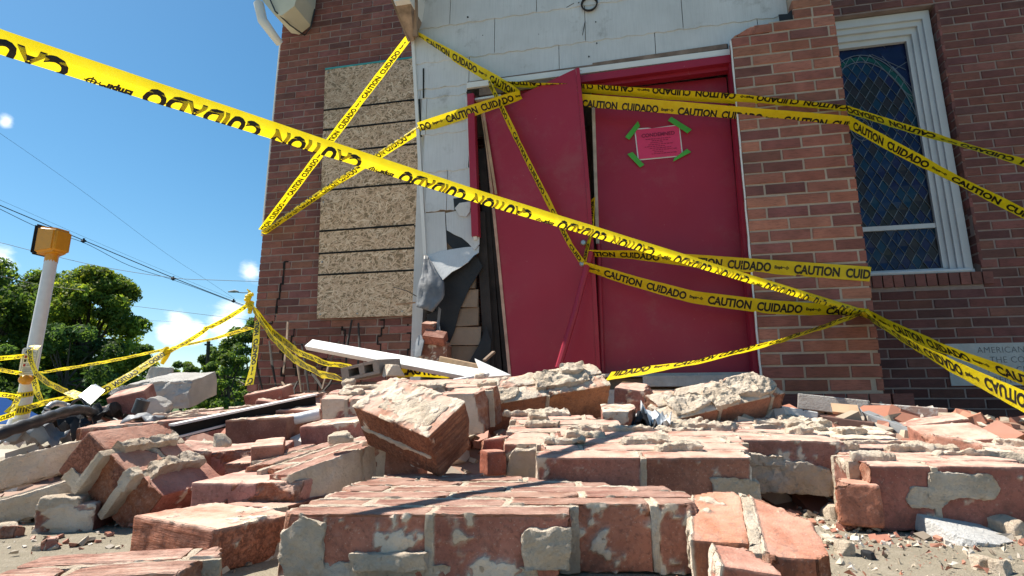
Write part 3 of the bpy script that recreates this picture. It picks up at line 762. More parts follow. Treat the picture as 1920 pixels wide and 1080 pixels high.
# sheathing boards, studs and tar paper where the brick veneer fell away
m = MB(); h = .12; r_ = random.Random(8)
while h < 1.62:
    hh = .118; n = 10; a0, a1 = left_edge(h) + .10 * r_.random(), -.50 + .10 * (1.3 - h) / 1.2 - .03 + r_.uniform(-.01, .01)
    V = []; F = []
    for i in range(n + 1):
        a = a0 + (a1 - a0) * i / n; o = PO - .030 + .004 * noise.noise(Vector((a * 9, h * 5, 2))) + r_.uniform(-.001, .001); sg = .006 * noise.noise(Vector((a * 6, h * 9, 4)))
        V += [W(a, h + .004 + sg, o + .012), W(a, h + hh - .002 + sg, o), W(a, h + .004 + sg, o - .02), W(a, h + hh + sg, o - .02)]
    for i in range(n): b = i * 4; F += [(b, b + 4, b + 5, b + 1), (b + 2, b + 6, b + 4, b), (b + 1, b + 5, b + 7, b + 3)]
    F += [(0, 1, 3, 2), (n * 4, n * 4 + 2, n * 4 + 3, n * 4 + 1)]
    k = r_.uniform(.7, 1.3); m.add(V, F, (.25 * k, .185 * k, .135 * k)); h += hh
m.build('sheathing_board', mat_tint('plank_tint', .85, .2, .004, 40), church)
def shape(name, mat, pts_px, o, th=.006, doff=None):
    m = MB(); pts = []
    for i, q in enumerate(pts_px):
        a, h = WA(q[0], q[1], o + (q[2] if len(q) > 2 else 0)); pts.append((a, h, q[2] if len(q) > 2 else 0))
    poly_sheet(m, pts, o, th); return m.build(name, mat, church)
shape('tar_paper', M_TAR, [(832, 505), (868, 482), (892, 476), (905, 500), (880, 540), (862, 580), (852, 620), (838, 655), (826, 648), (822, 600), (812, 560)], PO - .008)
shape('tar_paper', M_TAR, [(912, 612), (896, 650), (872, 690), (860, 712), (915, 715), (921, 640)], PO - .007)
shape('tar_paper', M_TAR, [(834, 402), (866, 415), (884, 440), (886, 466), (852, 470), (834, 450)], PO - .004)
shape('tar_paper', M_TAR, [(850, 372), (868, 370), (896, 372), (896, 390), (872, 396), (852, 394)], PO + .0065, .002)
shape('tar_paper', M_TAR, [(800, 590), (822, 582), (826, 650), (806, 660)], PO + .0)
# curled grey flap
m = MB(); V = []; nu, nv = 12, 14
cl = [WP(798, 480, PO + .03), WP(790, 520, PO + .09), WP(780, 550, PO + .12), WP(782, 576, PO + .12)]
cr_ = [WP(802, 480, PO + .03), WP(822, 512, PO + .10), WP(856, 548, PO + .08), WP(812, 586, PO + .12)]
def bez(c, t):
    return c[0] * (1 - t) ** 3 + c[1] * 3 * t * (1 - t) ** 2 + c[2] * 3 * t * t * (1 - t) + c[3] * t ** 3
for j in range(nv + 1):
    t = j / nv; l_, r2 = bez(cl, t), bez(cr_, t)
    for i in range(nu + 1):
        s = i / nu; p = l_.lerp(r2, s) + WN * (.03 * math.sin(s * math.pi) * t + .022 * noise.noise(Vector((s * 2.6, t * 2.2, 5))) + .008 * noise.noise(Vector((s * 8, t * 6, 5)))) + WD * .012 * noise.noise(Vector((s * 3, t * 5, 9)))
        V.append(p)
F = [(j * (nu + 1) + i, j * (nu + 1) + i + 1, (j + 1) * (nu + 1) + i + 1, (j + 1) * (nu + 1) + i) for j in range(nv) for i in range(nu)]
m.add(V, F); o = m.build('torn_flap', M_GREYTAR, church, 60)
sm = o.modifiers.new('thick', 'SOLIDIFY'); sm.thickness = .004
shape('torn_strip', M_GREYTAR, [(822, 575, .03), (827, 580, .03), (824, 605, .03), (826, 622, .04), (818, 632, .04), (816, 618, .03), (820, 600, .03)], PO + .01)
# leftover nailed wires and a lath end
m = MB(); m.beam(WP(742, 571, PO + .08), WP(779, 567, PO + .02), .010, .008); m.build('lath_end', M_WOOD, church)
m = MB(); m.tube([WP(738, 538, PO + .06), WP(762, 545, PO + .05), WP(782, 556, PO + .02)], .0028, 6); m.build('bent_wire', M_RUBBER, church)
# porch corner trim, leaning with the frame
m = MB(); m.beam(W(-.985, 2.83, PO + .004), W(-.835, 1.17, PO + .002), .022, .022, WN, ); m.build('corner_trim', M_WHITE, church)
m = MB(); m.beam(W(-.964, 2.80, PO - .008), W(-.90, 2.0, PO - .006), .020, .01, WN); m.build('corner_gap', M_TAR, church)
# porch side walls, ceiling void and roof
m = MB()
m.wbox(-.93, -.86, .0, 2.9, .0, PO - .05); m.wbox(1.56, 1.64, .0, 2.9, .0, PO - .05); m.wbox(-.86, 1.56, 2.5, 2.56, .0, PO - .06)
m.build('porch_side_wall', M_SIDE, church)
m = MB(); m.wbox(-.86, 1.56, .0, .385, .01, PO - .05); m.build('porch_floor', M_OLDWOOD, church)
m = MB(); o1 = PO + .24
prism(m, [(-1.04, 3.14), (-1.0, 3.07), (.33, 4.45), (.33, 4.55)], .0, o1); prism(m, [(1.70, 3.14), (1.66, 3.07), (.335, 4.45), (.335, 4.55)], .0, o1)
m.build('porch_roof', simple('porch_soffit', (.05, .045, .04), .9, .4), church)
m = MB()                                                     # eave box with a tapered bracket
prism(m, [(-1.10, 3.0), (-1.015, 2.865), (-.915, 2.865), (-.90, 3.0), (-.90, 3.2), (-1.10, 3.2)], PO - .10, PO + .245)
ev = m.build('eave_box', M_WHITE, church)
m = MB(); 
V = [W(-1.03, 2.865, PO + .20), W(-.92, 2.865, PO + .20), W(-.915, 2.87, PO), W(-1.03, 2.87, PO), W(-.985, 2.70, PO + .04), W(-.955, 2.70, PO + .04)]
m.add(V, [(0, 1, 5, 4), (1, 2, 5), (0, 4, 3), (2, 3, 4, 5), (0, 3, 2, 1)]); m.build('eave_bracket', simple('stained_plywood', (.26, .185, .135), .8, .45, 14, .002), church)
m = MB(); m.beam(W(-.935, 2.72, PO + .06), W(-.90, 3.05, PO + .2), .03, .03, WN); m.beam(W(-1.06, 2.93, PO + .21), W(-.99, 2.70, PO + .045), .012, .02, WN); m.build('eave_trim', M_OLDWOOD, church)
# ------------------------------------------------------------------ right pier of the porch
PC = 1.14
def pskip(a, h, r):
    if h > 2.585: return a < 1.46
    if h > 2.515: return a < 1.435
    if h > 2.45: return a < 1.43
    return False
m = MB(); m.wbox(1.093, 1.648, .2, 2.38, PO - .03, PC - .0045); m.wbox(1.30, 1.648, 2.38, 2.45, PO - .03, PC - .0045); m.wbox(1.44, 1.648, 2.45, 3.2, PO - .03, PC - .0045)
m.wbox(1.56, 1.648, .2, 3.2, .01, PO - .03)
pc = m.build('pier_core', M_PMORT, church)
m = MB()
bricks(m, W, 1.088, 1.655, .307, 2.39, PC, PIERC, seed=12)
bricks(m, W, 1.22, 1.655, 2.384, 2.44, PC, PIERC, seed=13); bricks(m, W, 1.44, 1.655, 2.451, 3.2, PC, PIERC, seed=14)
bricks(m, lambda a, h, o: W(1.655 + o - 1.655, h, a), .02, PC - .05, .307, 3.2, 1.655, PIERC, seed=15)
pb = m.build('brick_pier', M_WBRICK, church)
g = lump((0, 0, 0), (.085, .045, .026), .008, .003, .002, 30, [((-.55, 0, 1), .008), ((-1, 0, .3), .07)], .006, {}, (), 3)
me = lumps_mesh('broken_brick', [g]); o = link('broken_brick', me, M_BRICK, church, Matrix.Translation(W(1.178, 2.41, PC - .045) - W(0, 0, 0)) @ Matrix.Rotation(-YAW, 4, 'Z'), (.34, .12, .085))
m = MB(); r_ = random.Random(6); x = 1.07
while x < 1.735:                                             # soldier course at the foot
    cc = r_.choice(WALLC); k = r_.uniform(.8, 1.5); m.wbox(x, x + .092, .20, .292, PC - .2, PC + .012 + r_.uniform(-.003, .003), tuple(v * k for v in cc)); x += .102
m.wbox(1.07, 1.74, -.02, .192, PC - .2, PC + .010, (.10, .045, .04)); m.build('pier_base', M_WBRICK, church)
shape('torn_tar_paper', M_TAR, [(1460, 27), (1476, 26), (1484, 18), (1492, 20), (1494, 6), (1497, 0), (1499, -14), (1515, -16), (1512, 14), (1488, 24), (1486, 42), (1463, 46)], PC - .02)
m = MB(); pts = []                                           # white caulk between pier and door frame
for i in range(40):
    h = .30 + (2.36 - .30) * i / 39; pts.append(W(1.083 + .004 * noise.noise(Vector((h * 9, 1, 1))), h, PC - .004))
m.tube(pts, [.005 + .003 * abs(noise.noise(Vector((i * .9, 3, 3)))) for i in range(40)], 6); m.build('caulk_bead', M_WHITE, church, 60)

# ------------------------------------------------------------------ doors
m = MB()
DO = PO - .03
m.beam(W(-.540, 2.245, PO + .02), W(-.497, 1.27, PO + .01), .045, .06, WN); m.beam(W(1.105, 2.27, PO - .01), W(1.09, .40, PO - .01), .055, .08, WN)
m.beam(W(.16, 2.265, PO - .005), W(1.13, 2.285, PO - .005), .05, .08, WN); m.beam(W(-.55, 2.20, PO - .03), W(.18, 2.265, PO - .03), .05, .05, WN)
m.beam(W(.20, 2.235, PO - .03), W(1.10, 2.25, PO - .03), .03, .05, WN)
m.build('door_frame', M_DOOR, church)
m = MB(); m.beam(W(-.575, 2.325, PO + .012), W(1.10, 2.338, PO + .012), .040, .02, WN); m.beam(W(-.572, 2.215, PO + .006), W(-.34, 2.225, PO + .006), .014, .03, WN); m.beam(W(-.572, 2.24, PO + .012), W(-.50, 1.25, PO + .01), .022, .03, WN)
m.build('door_casing', M_WHITE, church)
m = MB(); m.beam(W(.26, 2.366, PO + .006), W(1.075, 2.385, PO + .006), .032, .014, WN); m.beam(W(-.575, 2.352, PO + .004), W(.5, 2.372, PO + .004), .012, .012, WN, ); m.beam(W(-.49, 2.272, PO + .004), W(.16, 2.285, PO + .004), .05, .01, WN)
m.build('exposed_lath', simple('dusty_wood', (.20, .145, .115), .85, .4, 10, .002), church)
m = MB(); m.wbox(1.04, 1.082, 2.335, 2.40, PO - .02, PO + .012); m.beam(W(-.575, 2.262, PO + .002), W(-.545, 2.27, PO + .002), .05, .012, WN); m.build('metal_clip', M_DARKWOOD, church)
# the right leaf, shut
m = MB(); m.wbox(.243, 1.075, .40, 2.235, DO - .10, DO - .055); dr = m.build('door', M_DOOR, church)
m = MB(); m.beam(W(.252, 2.12, DO - .045), W(.252, 1.20, DO - .045), .020, .02, WN); m.build('bare_edge', simple('cream_edge', (.55, .47, .38), .7), dr)
m = MB(); m.tube([W(.255, 1.20, DO - .04), W(.255, .40, DO - .04)], .016, 10); m.build('astragal', M_DOOR, dr, 40)
# the left leaf, torn loose and twisted
K = [[W(-.455, 2.135, PO - .01), W(.160, 2.300, PO + .10)], [W(-.285, .40, PO - .06), W(.225, .40, PO - .005)]]
nu, nv, V = 14, 30, []
def leaf(s, t): 
    p = K[0][0].lerp(K[0][1], s).lerp(K[1][0].lerp(K[1][1], s), t); return p + WN * (.02 * math.sin(math.pi * t) * (s - .5)) + WD * .012 * math.sin(math.pi * t) * s
for j in range(nv + 1):
    for i in range(nu + 1): V.append(leaf(i / nu, j / nv))
nb = len(V); V += [p - WN * .045 - WD * .004 for p in V]
F = []
for j in range(nv):
    for i in range(nu):
        a = j * (nu + 1) + i; F += [(a, a + nu + 1, a + nu + 2, a + 1), (nb + a, nb + a + 1, nb + a + nu + 2, nb + a + nu + 1)]
for j in range(nv):
    for i in (0, nu):
        a = j * (nu + 1) + i; F.append((a, nb + a, nb + a + nu + 1, a + nu + 1) if i == 0 else (a, a + nu + 1, nb + a + nu + 1, nb + a))
for i in range(nu):
    a = i; F.append((a, a + 1, nb + a + 1, nb + a)); a = nv * (nu + 1) + i; F.append((a, nb + a, nb + a + 1, a + 1))
m = MB(); m.add(V, F); dl = m.build('door', M_DOOR, church, 30); dl['label'] = 'twisted red door leaf hanging out of its frame'
m = MB()
for j in range(nv): m.beam(leaf(0, j / nv) - WD * .009 - WN * .018, leaf(0, (j + 1) / nv) - WD * .009 - WN * .018, .018, .05, WN)
m.build('bare_edge', simple('split_edge', (.50, .33, .25), .8, .3), dl)
m = MB()
for j in range(nv): m.beam(leaf(1, j / nv) + WD * .012 - WN * .018, leaf(1, (j + 1) / nv) + WD * .012 - WN * .018, .022, .05, WN)
m.build('edge_band', M_DOOR, dl)
for (u, v) in ((1094, 456), (1092, 495)):
    p = WP(u, v, PO + .055); m = MB()
    m.tube([p - WN * .05, p, p + WN * .012, p + WN * .02], [.010, .012, .018, .012], 12); m.build('lock_knob', M_METAL, dl, 40)
m = MB(); p0, p1 = WP(1108, 470, PO + .07), WP(1047, 690, PO + .16)
m.tube([p0, p0.lerp(p1, .55) + WD * .006, p1], .019, 8); m.build('bent_astragal', M_DOOR, church, 40)
# broken studs and the black gap behind
m = MB(); m.beam(W(-.47, 2.05, PO - .09), W(-.325, .40, PO - .13), .03, .05, WN); m.beam(W(-.485, 1.45, PO - .05), W(-.40, .2, PO - .06), .06, .04, WN); m.beam(W(-.49, 1.9, PO - .08), W(-.36, .2, PO - .12), .05, .04, WN)
m.build('broken_stud', M_DARKWOOD, church)
m = MB(); m.beam(W(-.452, 2.06, PO + .0), W(-.375, 1.55, PO - .01), .016, .012, WN); m.beam(WP(903, 215, PO), WP(924, 360, PO), .006, .01, WN); m.build('wood_splinter', M_WOOD, church)
m = MB(); m.wbox(.48, 1.36, .335, .392, PO - .1, PO + .09); m.wbox(.10, 1.05, .392, .41, PO - .12, PO + .03); m.build('door_sill', M_STONE, church)
m = MB(); m.wbox(-.9, 1.1, -.02, .32, PO - .2, PO + .06); m.build('porch_step', M_STONE, church)

# notice taped to the door
def DP(u, v, k=0): return WP(u, v, DO - .055 + .004 + k)
nt_ = empty('notice', DP(1235, 266)); tag(nt_, 'pink condemned notice taped to the shut red door', 'notice')
m = MB(); m.add([DP(1189, 241), DP(1215, 239.5, .003), DP(1222, 240.5, .004), DP(1274, 233), DP(1281, 293), DP(1196, 301)], [(0, 5, 4, 3, 2, 1)]); m.build('paper', M_SIGN, nt_)
m = MB(); m.add([DP(1191.5, 243.5, .005), DP(1272.5, 235.5, .005), DP(1278.5, 291, .005), DP(1198, 298.5, .005)], [(0, 3, 2, 1)]); m.build('printed_area', M_PAPER, nt_)
m = MB(); V, Fc = text_polys('CONDEMNED', .034, .92, .0006, 'CENTER', 1.02)
oD = DP(1234, 255, .008); ex = (DP(1272, 248.5, .008) - DP(1196, 256, .008)).normalized(); ez = Vector((0, 0, 1))
m.add([oD + ex * x + ez * y for x, y in V], Fc)
rr = random.Random(3)
for k in range(9):
    y0 = -.018 - k * .0125; x0 = rr.uniform(-.09, -.03); x1 = rr.uniform(.02, .1)
    x = x0
    while x < x1:
        l_ = rr.uniform(.006, .018); q = [oD + ex * a + ez * b for a, b in ((x, y0), (x + l_, y0), (x + l_, y0 + .0035), (x, y0 + .0035))]; m.add(q, [(0, 1, 2, 3)]); x += l_ + .004
m.build('lettering', simple('faded_ink', (.20, .02, .06), .8), nt_)
def strip(pts):
    m = MB(); m.add([DP(u, v, .009) for u, v in pts], [(0, 1, 2, 3)]); return m.build('adhesive_strip', M_GREEN, nt_)
for q in (((1172, 257), (1180, 262), (1200, 236), (1196, 227)), ((1252, 226), (1259, 219), (1297, 243), (1289, 250)), ((1176, 289), (1186, 285), (1208, 309), (1200, 314)), ((1262, 303), (1264, 297), (1288, 279), (1296, 285), (1268, 306))): strip(q[:4])

# ------------------------------------------------------------------ signal post, sign
pole = empty('signal_post', P(36, 800, 6.2)); tag(pole, 'white crossing signal post with an amber box on top and a push button sign', 'signal post')
pb_, pt_ = P(36, 803, 6.2), P(96, 488, 6.35)
m = MB(); m.tube([pb_, pt_], [.072, .064], 18); m.build('post', M_POLE, pole, 40)
m = MB(); m.tube([pb_ - Vector((0, 0, .05)), pb_ + Vector((0, 0, .10))], [.13, .10], 16); m.build('post_base', M_POLE, pole, 40)
m = MB(); m.tube([pt_ - Vector((0, 0, .03)), pt_ + Vector((0, 0, .09))], .066, 14); m.build('collar', M_AMBER, pole, 40)
bc = pt_ + Vector((.005, 0, .225)); bm = bmesh.new(); bmesh.ops.create_cube(bm, size=1)
bmesh.ops.scale(bm, vec=(.26, .28, .345), verts=bm.verts)
for v in bm.verts:
    if v.co.x > 0: v.co.y *= .72; v.co.z *= .80
bmesh.ops.bevel(bm, geom=bm.edges[:], offset=.03, segments=3, affect='EDGES'); me = bpy.data.meshes.new('signal_box'); bm.to_mesh(bm_me := me); bm.free()
me.polygons.foreach_set('use_smooth', [True] * len(me.polygons)); me.set_sharp_from_angle(angle=R(35))
ub = (pt_ - pb_).normalized(); RM = Matrix.Rotation(R(-16), 3, 'Z')
o = link('signal_box', me, M_AMBER, pole, Matrix.Translation(bc - Vector(pole.location)) @ RM.to_4x4())
bm = bmesh.new(); bmesh.ops.create_cube(bm, size=1); bmesh.ops.scale(bm, vec=(.045, .295, .365), verts=bm.verts); bmesh.ops.bevel(bm, geom=bm.edges[:], offset=.02, segments=2, affect='EDGES')
me = bpy.data.meshes.new('visor'); bm.to_mesh(me); bm.free(); link('visor', me, M_RUBBER, pole, Matrix.Translation(bc - Vector(pole.location) + RM @ Vector((-.14, 0, .01))) @ RM.to_4x4())
sg = empty('sign', P(60, 682, 6.1)); sg.parent = pole; sg.location = P(60, 682, 6.1) - Vector(pole.location)
def SP(u, v, k=0): return P(u, v, 6.1 - k)
def quad(m, pts, k, col=(1, 1, 1)): m.add([SP(u, v, k) for u, v in pts], [tuple(range(len(pts)))], col)
m = MB(); q = [(34, 701), (37, 704), (62, 704), (66, 700), (75, 656), (73, 652), (46, 652), (42, 655)]
n = len(q); m.add([SP(u, v) for u, v in q] + [SP(u, v, -.006) for u, v in q], [tuple(range(n)), tuple(range(2 * n - 1, n - 1, -1))] + [(i, n + i, n + (i + 1) % n, (i + 1) % n) for i in range(n)]); m.build('sign_plate', M_SIGN, sg)
m = MB()
def sq(s, t): return (36.5 + s * 27 + t * 8.5, 701 - t * 46.5)
def mark(s0, s1, t0, t1, col, k=.004): quad(m, [sq(s0, t0), sq(s1, t0), sq(s1, t1), sq(s0, t1)], k, col)
ink = (.02, .02, .02)
for (s0, s1, t0, t1) in ((.03, .97, .02, .035), (.03, .97, .965, .98), (.03, .05, .02, .98), (.95, .97, .02, .98)): mark(s0, s1, t0, t1, ink)
for (s, t, c) in ((.14, .83, (.03, .03, .03)), (.14, .64, (.25, .04, .03)), (.14, .48, (.02, .02, .02)), (.14, .30, (.35, .03, .03))): mark(s, s + .16, t, t + .10, c, .005)
for t in (.88, .84, .72, .67, .62, .54, .50, .36, .32, .22, .17, .12, .08): mark(.38 if t > .28 else .14, .80 + .1 * math.sin(t * 40), t, t + .016, ink, .005)
for t in (.79, .58, .42, .26): mark(.08, .92, t, t + .008, ink, .005)
m.build('sign_print', M_TINT, sg)
m = MB(); p = P(45, 712, 6.08); m.tube([p + Vector((0, .06, 0)), p, p - Vector((0, .03, 0)), p - Vector((0, .045, 0))], [.05, .052, .04, .015], 14); m.build('push_button', M_AMBER, pole, 40)

# ------------------------------------------------------------------ wires
def wire(label, pts, d0, d1, rad):
    m = MB(); n = len(pts); q = []
    import bisect
    for i in range(41):
        t = i / 40 * (n - 1); k = min(n - 2, int(t)); f = t - k; p0 = pts[max(0, k - 1)]; p1 = pts[k]; p2 = pts[k + 1]; p3 = pts[min(n - 1, k + 2)]
        c = [.5 * (2 * p1[z] + (p2[z] - p0[z]) * f + (2 * p0[z] - 5 * p1[z] + 4 * p2[z] - p3[z]) * f * f + (3 * p1[z] - p0[z] - 3 * p2[z] + p3[z]) * f ** 3) for z in (0, 1)]
        q.append(P(c[0], c[1], d0 + (d1 - d0) * i / 40))
    m.tube(q, rad, 5); o = m.build('utility_wire', M_WIRE, None, None, None, q[0]); tag(o, label, 'wire', 'utility wires across the sky'); return q
wire('thick bundled cable crossing the sky just above the amber signal box', [(-60, 358), (0, 385), (155, 450), (325, 521), (440, 566), (485, 582)], 22, 34, .022)
wire('lower cable of the pair clamped together above the amber signal box', [(-60, 362), (0, 392), (80, 430), (157, 455), (240, 497), (325, 525), (400, 552), (485, 586)], 22, 34, .014)
wire('thin upper cable just above the thick bundled cable', [(-60, 352), (0, 375), (155, 443), (325, 515), (440, 562)], 22, 34, .006)
wire('cable passing behind the amber signal box and running flat to the church wall', [(-60, 446), (0, 455), (60, 470), (190, 500), (325, 521), (400, 525), (485, 528)], 26, 26, .012)
wire('faint steep wire highest in the open sky', [(-60, 212), (0, 250), (150, 355), (300, 467), (380, 520), (440, 560)], 20, 36, .006)
wire('faint wire above the roadside trees between crown and church', [(200, 568), (260, 575), (400, 592), (490, 602)], 40, 40, .014)
wire('faintest low wire above the roadside trees', [(200, 592), (260, 599), (400, 608), (490, 612)], 40, 40, .008)
wire('dark wire in front of the far left tree top', [(-60, 505), (0, 517), (70, 533), (160, 545)], 24, 24, .012)
for (u, v, d, lab) in ((157, 450, 25.5, 'small cable clamp on the bundled cable near the signal box'), (325, 521, 29, 'small cable clamp where the bundled and flat cables meet'), (438, 563, 32.5, 'small cable clamp nearest the church corner')):
    m = MB(); p = P(u, v, d); m.tube([p - Vector((.1, 0, .05)), p + Vector((.1, 0, -.05))], .055, 8); m.tube([p + Vector((0, 0, -.14)), p + Vector((0, 0, .08))], .045, 8); o = m.build('cable_clamp', M_WIRE, None, 40, None, p); tag(o, lab, 'clamp', 'cable clamps')
lp = empty('street_lamp', P(440, 560, 38)); tag(lp, 'distant street lamp head on an arm beside the church corner', 'street lamp')
m = MB(); m.tube([P(474, 549, 38), P(455, 549, 38), P(445, 548, 38)], .03, 6); m.build('arm', M_WIRE, lp)
m = MB(); m.tube([P(447, 547, 38), P(440, 546, 38), P(428, 547, 38)], [.05, .11, .05], 8); m.build('lamp_head', M_GREYMETAL, lp, 40)
up = empty('utility_pole', P(387, 700, 42)); tag(up, 'thin grey utility pole rising from the far trees', 'utility pole')
m = MB(); m.tube([P(386, 735, 42), P(391, 640, 42)], .13, 8); m.build('shaft', M_BARK, up); m = MB(); m.beam(P(384, 646, 42), P(398, 647, 42), .12, .12); m.build('crossarm', M_BARK, up)

# ------------------------------------------------------------------ trees
def tree(label, p, height, cw, cbase, nleaf, leafs, cols, seed, nblob=70, name='tree', cat='tree', shape=1.0):
    r = random.Random(seed); p = Vector((p.x, p.y, -1.0)); height += .9; t = empty(name, p); tag(t, label, cat, 'trees beyond the street')
    m = MB(); top = height * .62; m.tube([p, p + Vector((.02 * height, 0, height * .3)), p + Vector((0, 0, top))], [height * .032, height * .022, height * .008], 8)
    blobs = []
    for k in range(nblob):
        th = r.uniform(0, 2 * math.pi); z = r.random() ** .8; prof = math.sin(math.pi * min(1, (.10 + .9 * z)) ** shape) ** .55
        rad = cw * prof * math.sqrt(r.uniform(.15, 1)); b = p + Vector((rad * math.cos(th), rad * .8 * math.sin(th), cbase + (height - cbase) * z * .94))
        blobs.append((b, r.uniform(.10, .19) * (cw + height * .25) * (1.1 - .45 * z), r.uniform(.6, 1.25), z))
    for k in range(16):
        b = r.choice(blobs)[0]; s = p + Vector((0, 0, r.uniform(.15, .55) * height)); m.tube([s, s.lerp(b, .5) + Vector((0, 0, .04 * height)), b], [height * .011, height * .007, height * .003], 5)
    m.build('trunk', M_BARK, t, 40)
    m = MB()
    for k in range(nleaf):
        b, br, br_t, z = r.choice(blobs); v = Vector((r.gauss(0, 1), r.gauss(0, 1), r.gauss(0, 1))).normalized() * br * r.random() ** .33; v.z *= .75
        c = b + v; s = leafs * r.uniform(.6, 1.3); n = (v.normalized() + Vector((r.gauss(0, .6), r.gauss(0, .6), r.gauss(.3, .6)))).normalized()
        e1 = n.orthogonal().normalized(); e1.rotate(Matrix.Rotation(r.uniform(0, 6.28), 3, n)); e2 = n.cross(e1)
        col = r.choice(cols); kk = br_t * r.uniform(.75, 1.25); col = tuple(x * kk for x in col)
        m.add([c - e1 * s, c + e2 * s * .5, c + e1 * s, c - e2 * s * .5], [(0, 1, 2, 3)], col)
    m.build('crown', M_LEAF, t)
GR = [tuple(x * 1.9 for x in c) for c in [(.075, .115, .03), (.10, .14, .032), (.06, .10, .028), (.12, .15, .032)]]
YG = [tuple(x * 1.95 for x in c) for c in [(.15, .175, .03), (.20, .205, .035), (.12, .155, .032), (.09, .13, .028)]]
DG = [tuple(x * 2.0 for x in c) for c in [(.05, .085, .035), (.065, .10, .035), (.04, .07, .03)]]
tree('broad yellow green roadside tree right of the white signal post', P(138, 790, 30), 8.1, 3.3, -.2, 48000, .11, YG + GR, 41, 170)
tree('dark green tree behind the white signal post', P(40, 790, 33), 8.5, 3.7, -.2, 34000, .12, GR, 42, 130)
tree('darker tree cut off by the left edge of the view', P(-55, 790, 29), 8.2, 3.4, -.2, 24000, .12, DG + GR, 43, 120)
tree('low dark shrub mass under the yellow green tree', P(222, 790, 36), 4.6, 2.6, .0, 14000, .11, DG, 44, 50, 'shrub', 'shrub')
tree('low dark shrub mass beside the foot of the signal post', P(110, 795, 27), 4.2, 3.6, .1, 11000, .12, DG, 49, 50, 'shrub', 'shrub')
tree('far rounded tree nearest the church corner', P(462, 790, 42), 6.9, 3.2, -.5, 17000, .15, DG + GR, 45, 60)
tree('far low tree between the yellow green tree and the church', P(400, 790, 46), 5.4, 3.0, -.6, 12000, .16, DG + GR, 46, 50)
tree('far small tree seen above the pale stone block', P(335, 790, 50), 4.4, 2.8, -.8, 9000, .15, DG + GR, 47, 40)
tree('leafy bush in front of the far trees by the church corner', P(420, 790, 36), 4.1, 1.9, .1, 8000, .11, DG + GR, 48, 40, 'shrub', 'shrub')
# parked car, mostly hidden
car = empty('parked_car', P(-130, 830, 10)); tag(car, 'dark blue parked car at the left edge behind the signal post', 'car')
cx = P(-130, 790, 10); cx.z = -.97
prof = [(-2.1, .35), (-2.15, .7), (-1.9, .86), (-1.15, .93), (-.6, 1.38), (.5, 1.42), (1.25, 1.0), (1.95, .92), (2.1, .6), (2.05, .35)]
m = MB(); wd = .85; n = len(prof); V = []
for s in (-1, 1):
    for (x, z) in prof: V.append(cx + Vector((x, s * wd * (.82 if z > 1.1 else 1), z)))
m.add(V, [tuple(range(n)), tuple(range(2 * n - 1, n - 1, -1))] + [(i, n + i, n + (i + 1) % n, (i + 1) % n) for i in range(n)]); cb = m.build('body', M_CAR, car)
bv = cb.modifiers.new('bevel', 'BEVEL'); bv.width = .06; bv.segments = 3
m = MB()
for s in (-1,):
    m.add([cx + Vector((x, s * (wd * .93 + .012), z)) for x, z in ((-1.0, .98), (.98, 1.02), (.45, 1.34), (-.55, 1.30))], [(0, 1, 2, 3)])
m.build('side_window', M_CARGLASS, car)
for x in (-1.35, 1.3):
    m = MB(); m.tube([cx + Vector((x, -.88, .32)), cx + Vector((x, -.66, .32))], .32, 20); wo = m.build('wheel', M_RUBBER, car, 40)
    m = MB(); m.tube([cx + Vector((x, -.895, .32)), cx + Vector((x, -.86, .32))], .19, 14); m.build('rim', M_METAL, wo, 40)

# ------------------------------------------------------------------ fallen masonry, nearest first
D1 = dict(ny=.55, px=.45, nx=.5)
# 1 the big panel in the front
chunk('masonry_chunk', 'largest fallen brick panel lying flat in the front middle, scored red faces up',
      P(530, 958, .83), rot(-4.5, 0, .6), [(0, .40, 0), (.0, .585, .10), (.005, .60, 0), (.0, .575, .09), (.0, .50, 0), (.0, .42, .11), (.005, .25, .02)],
      top='rug', dep=dict(ny=.36, px=.26, nx=.80, nz=.5), res=.0045, ragged=.35, tint=(.42, .175, .12), dust_toplight=.55,
      extra=[((.20, .03, -.080), (.205, .045, .014), dict(big=.008, amp=.004)), ((.035, .02, -.047), (.036, .024, .045), dict(big=.005, planes=[((-.2, -.3, 1), -.006)])),
             ((.37, -.002, -.046), (.035, .006, .030), dict(big=.003)),
             ((.16, -.006, -.062), (.075, .010, .012), dict(big=.006)),((.585, .12, -.05), (.008, .05, .030), dict(big=.004))])
# 2 two bricks side by side, front right
chunk('masonry_chunk', 'pair of orange red bricks split by a broad cream joint, at the bottom edge',
      P(1560, 1048, .70), rot(71, -1, 12), [(.0, .205, 0), (.03, .215, .03)], bh=.070, th=.062, j=.016, top='plain', rugf=(), dep=dict(py=.98, pz=.12, nx=.15), dust_toplight=.4,
      res=.0045, tint=(.56, .225, .125), planes=[((.65, -.76, .1), .072, .005)], extra=[((.115, .078, -.005), (.10, .008, .006), dict(big=.002)), ((.12, .158, -.028), (.09, .005, .028), dict(big=.002))])
solo('brick', 'broken brick end sticking up at the bottom edge in front of the cream jointed pair', P(1352, 1060, .655), rot(-12, 6, -6), (.062, .07, .04), (), dict(ny=.2, nx=.7, pz=.2), [((1, .3, .3), .06)], (.44, .18, .11), .0045, .4)
# 3 bottom left corner
chunk('masonry_chunk', 'scored red brick panel cut off by the bottom left corner', P(-45, 1094, .655), rot(14, 0, .0), [(.0, .215, .075), (.0, .225, .19)], top='rug', dep=dict(ny=.35, px=.2), th=.06, res=.005, tint=(.45, .185, .13), dust_toplight=.8)
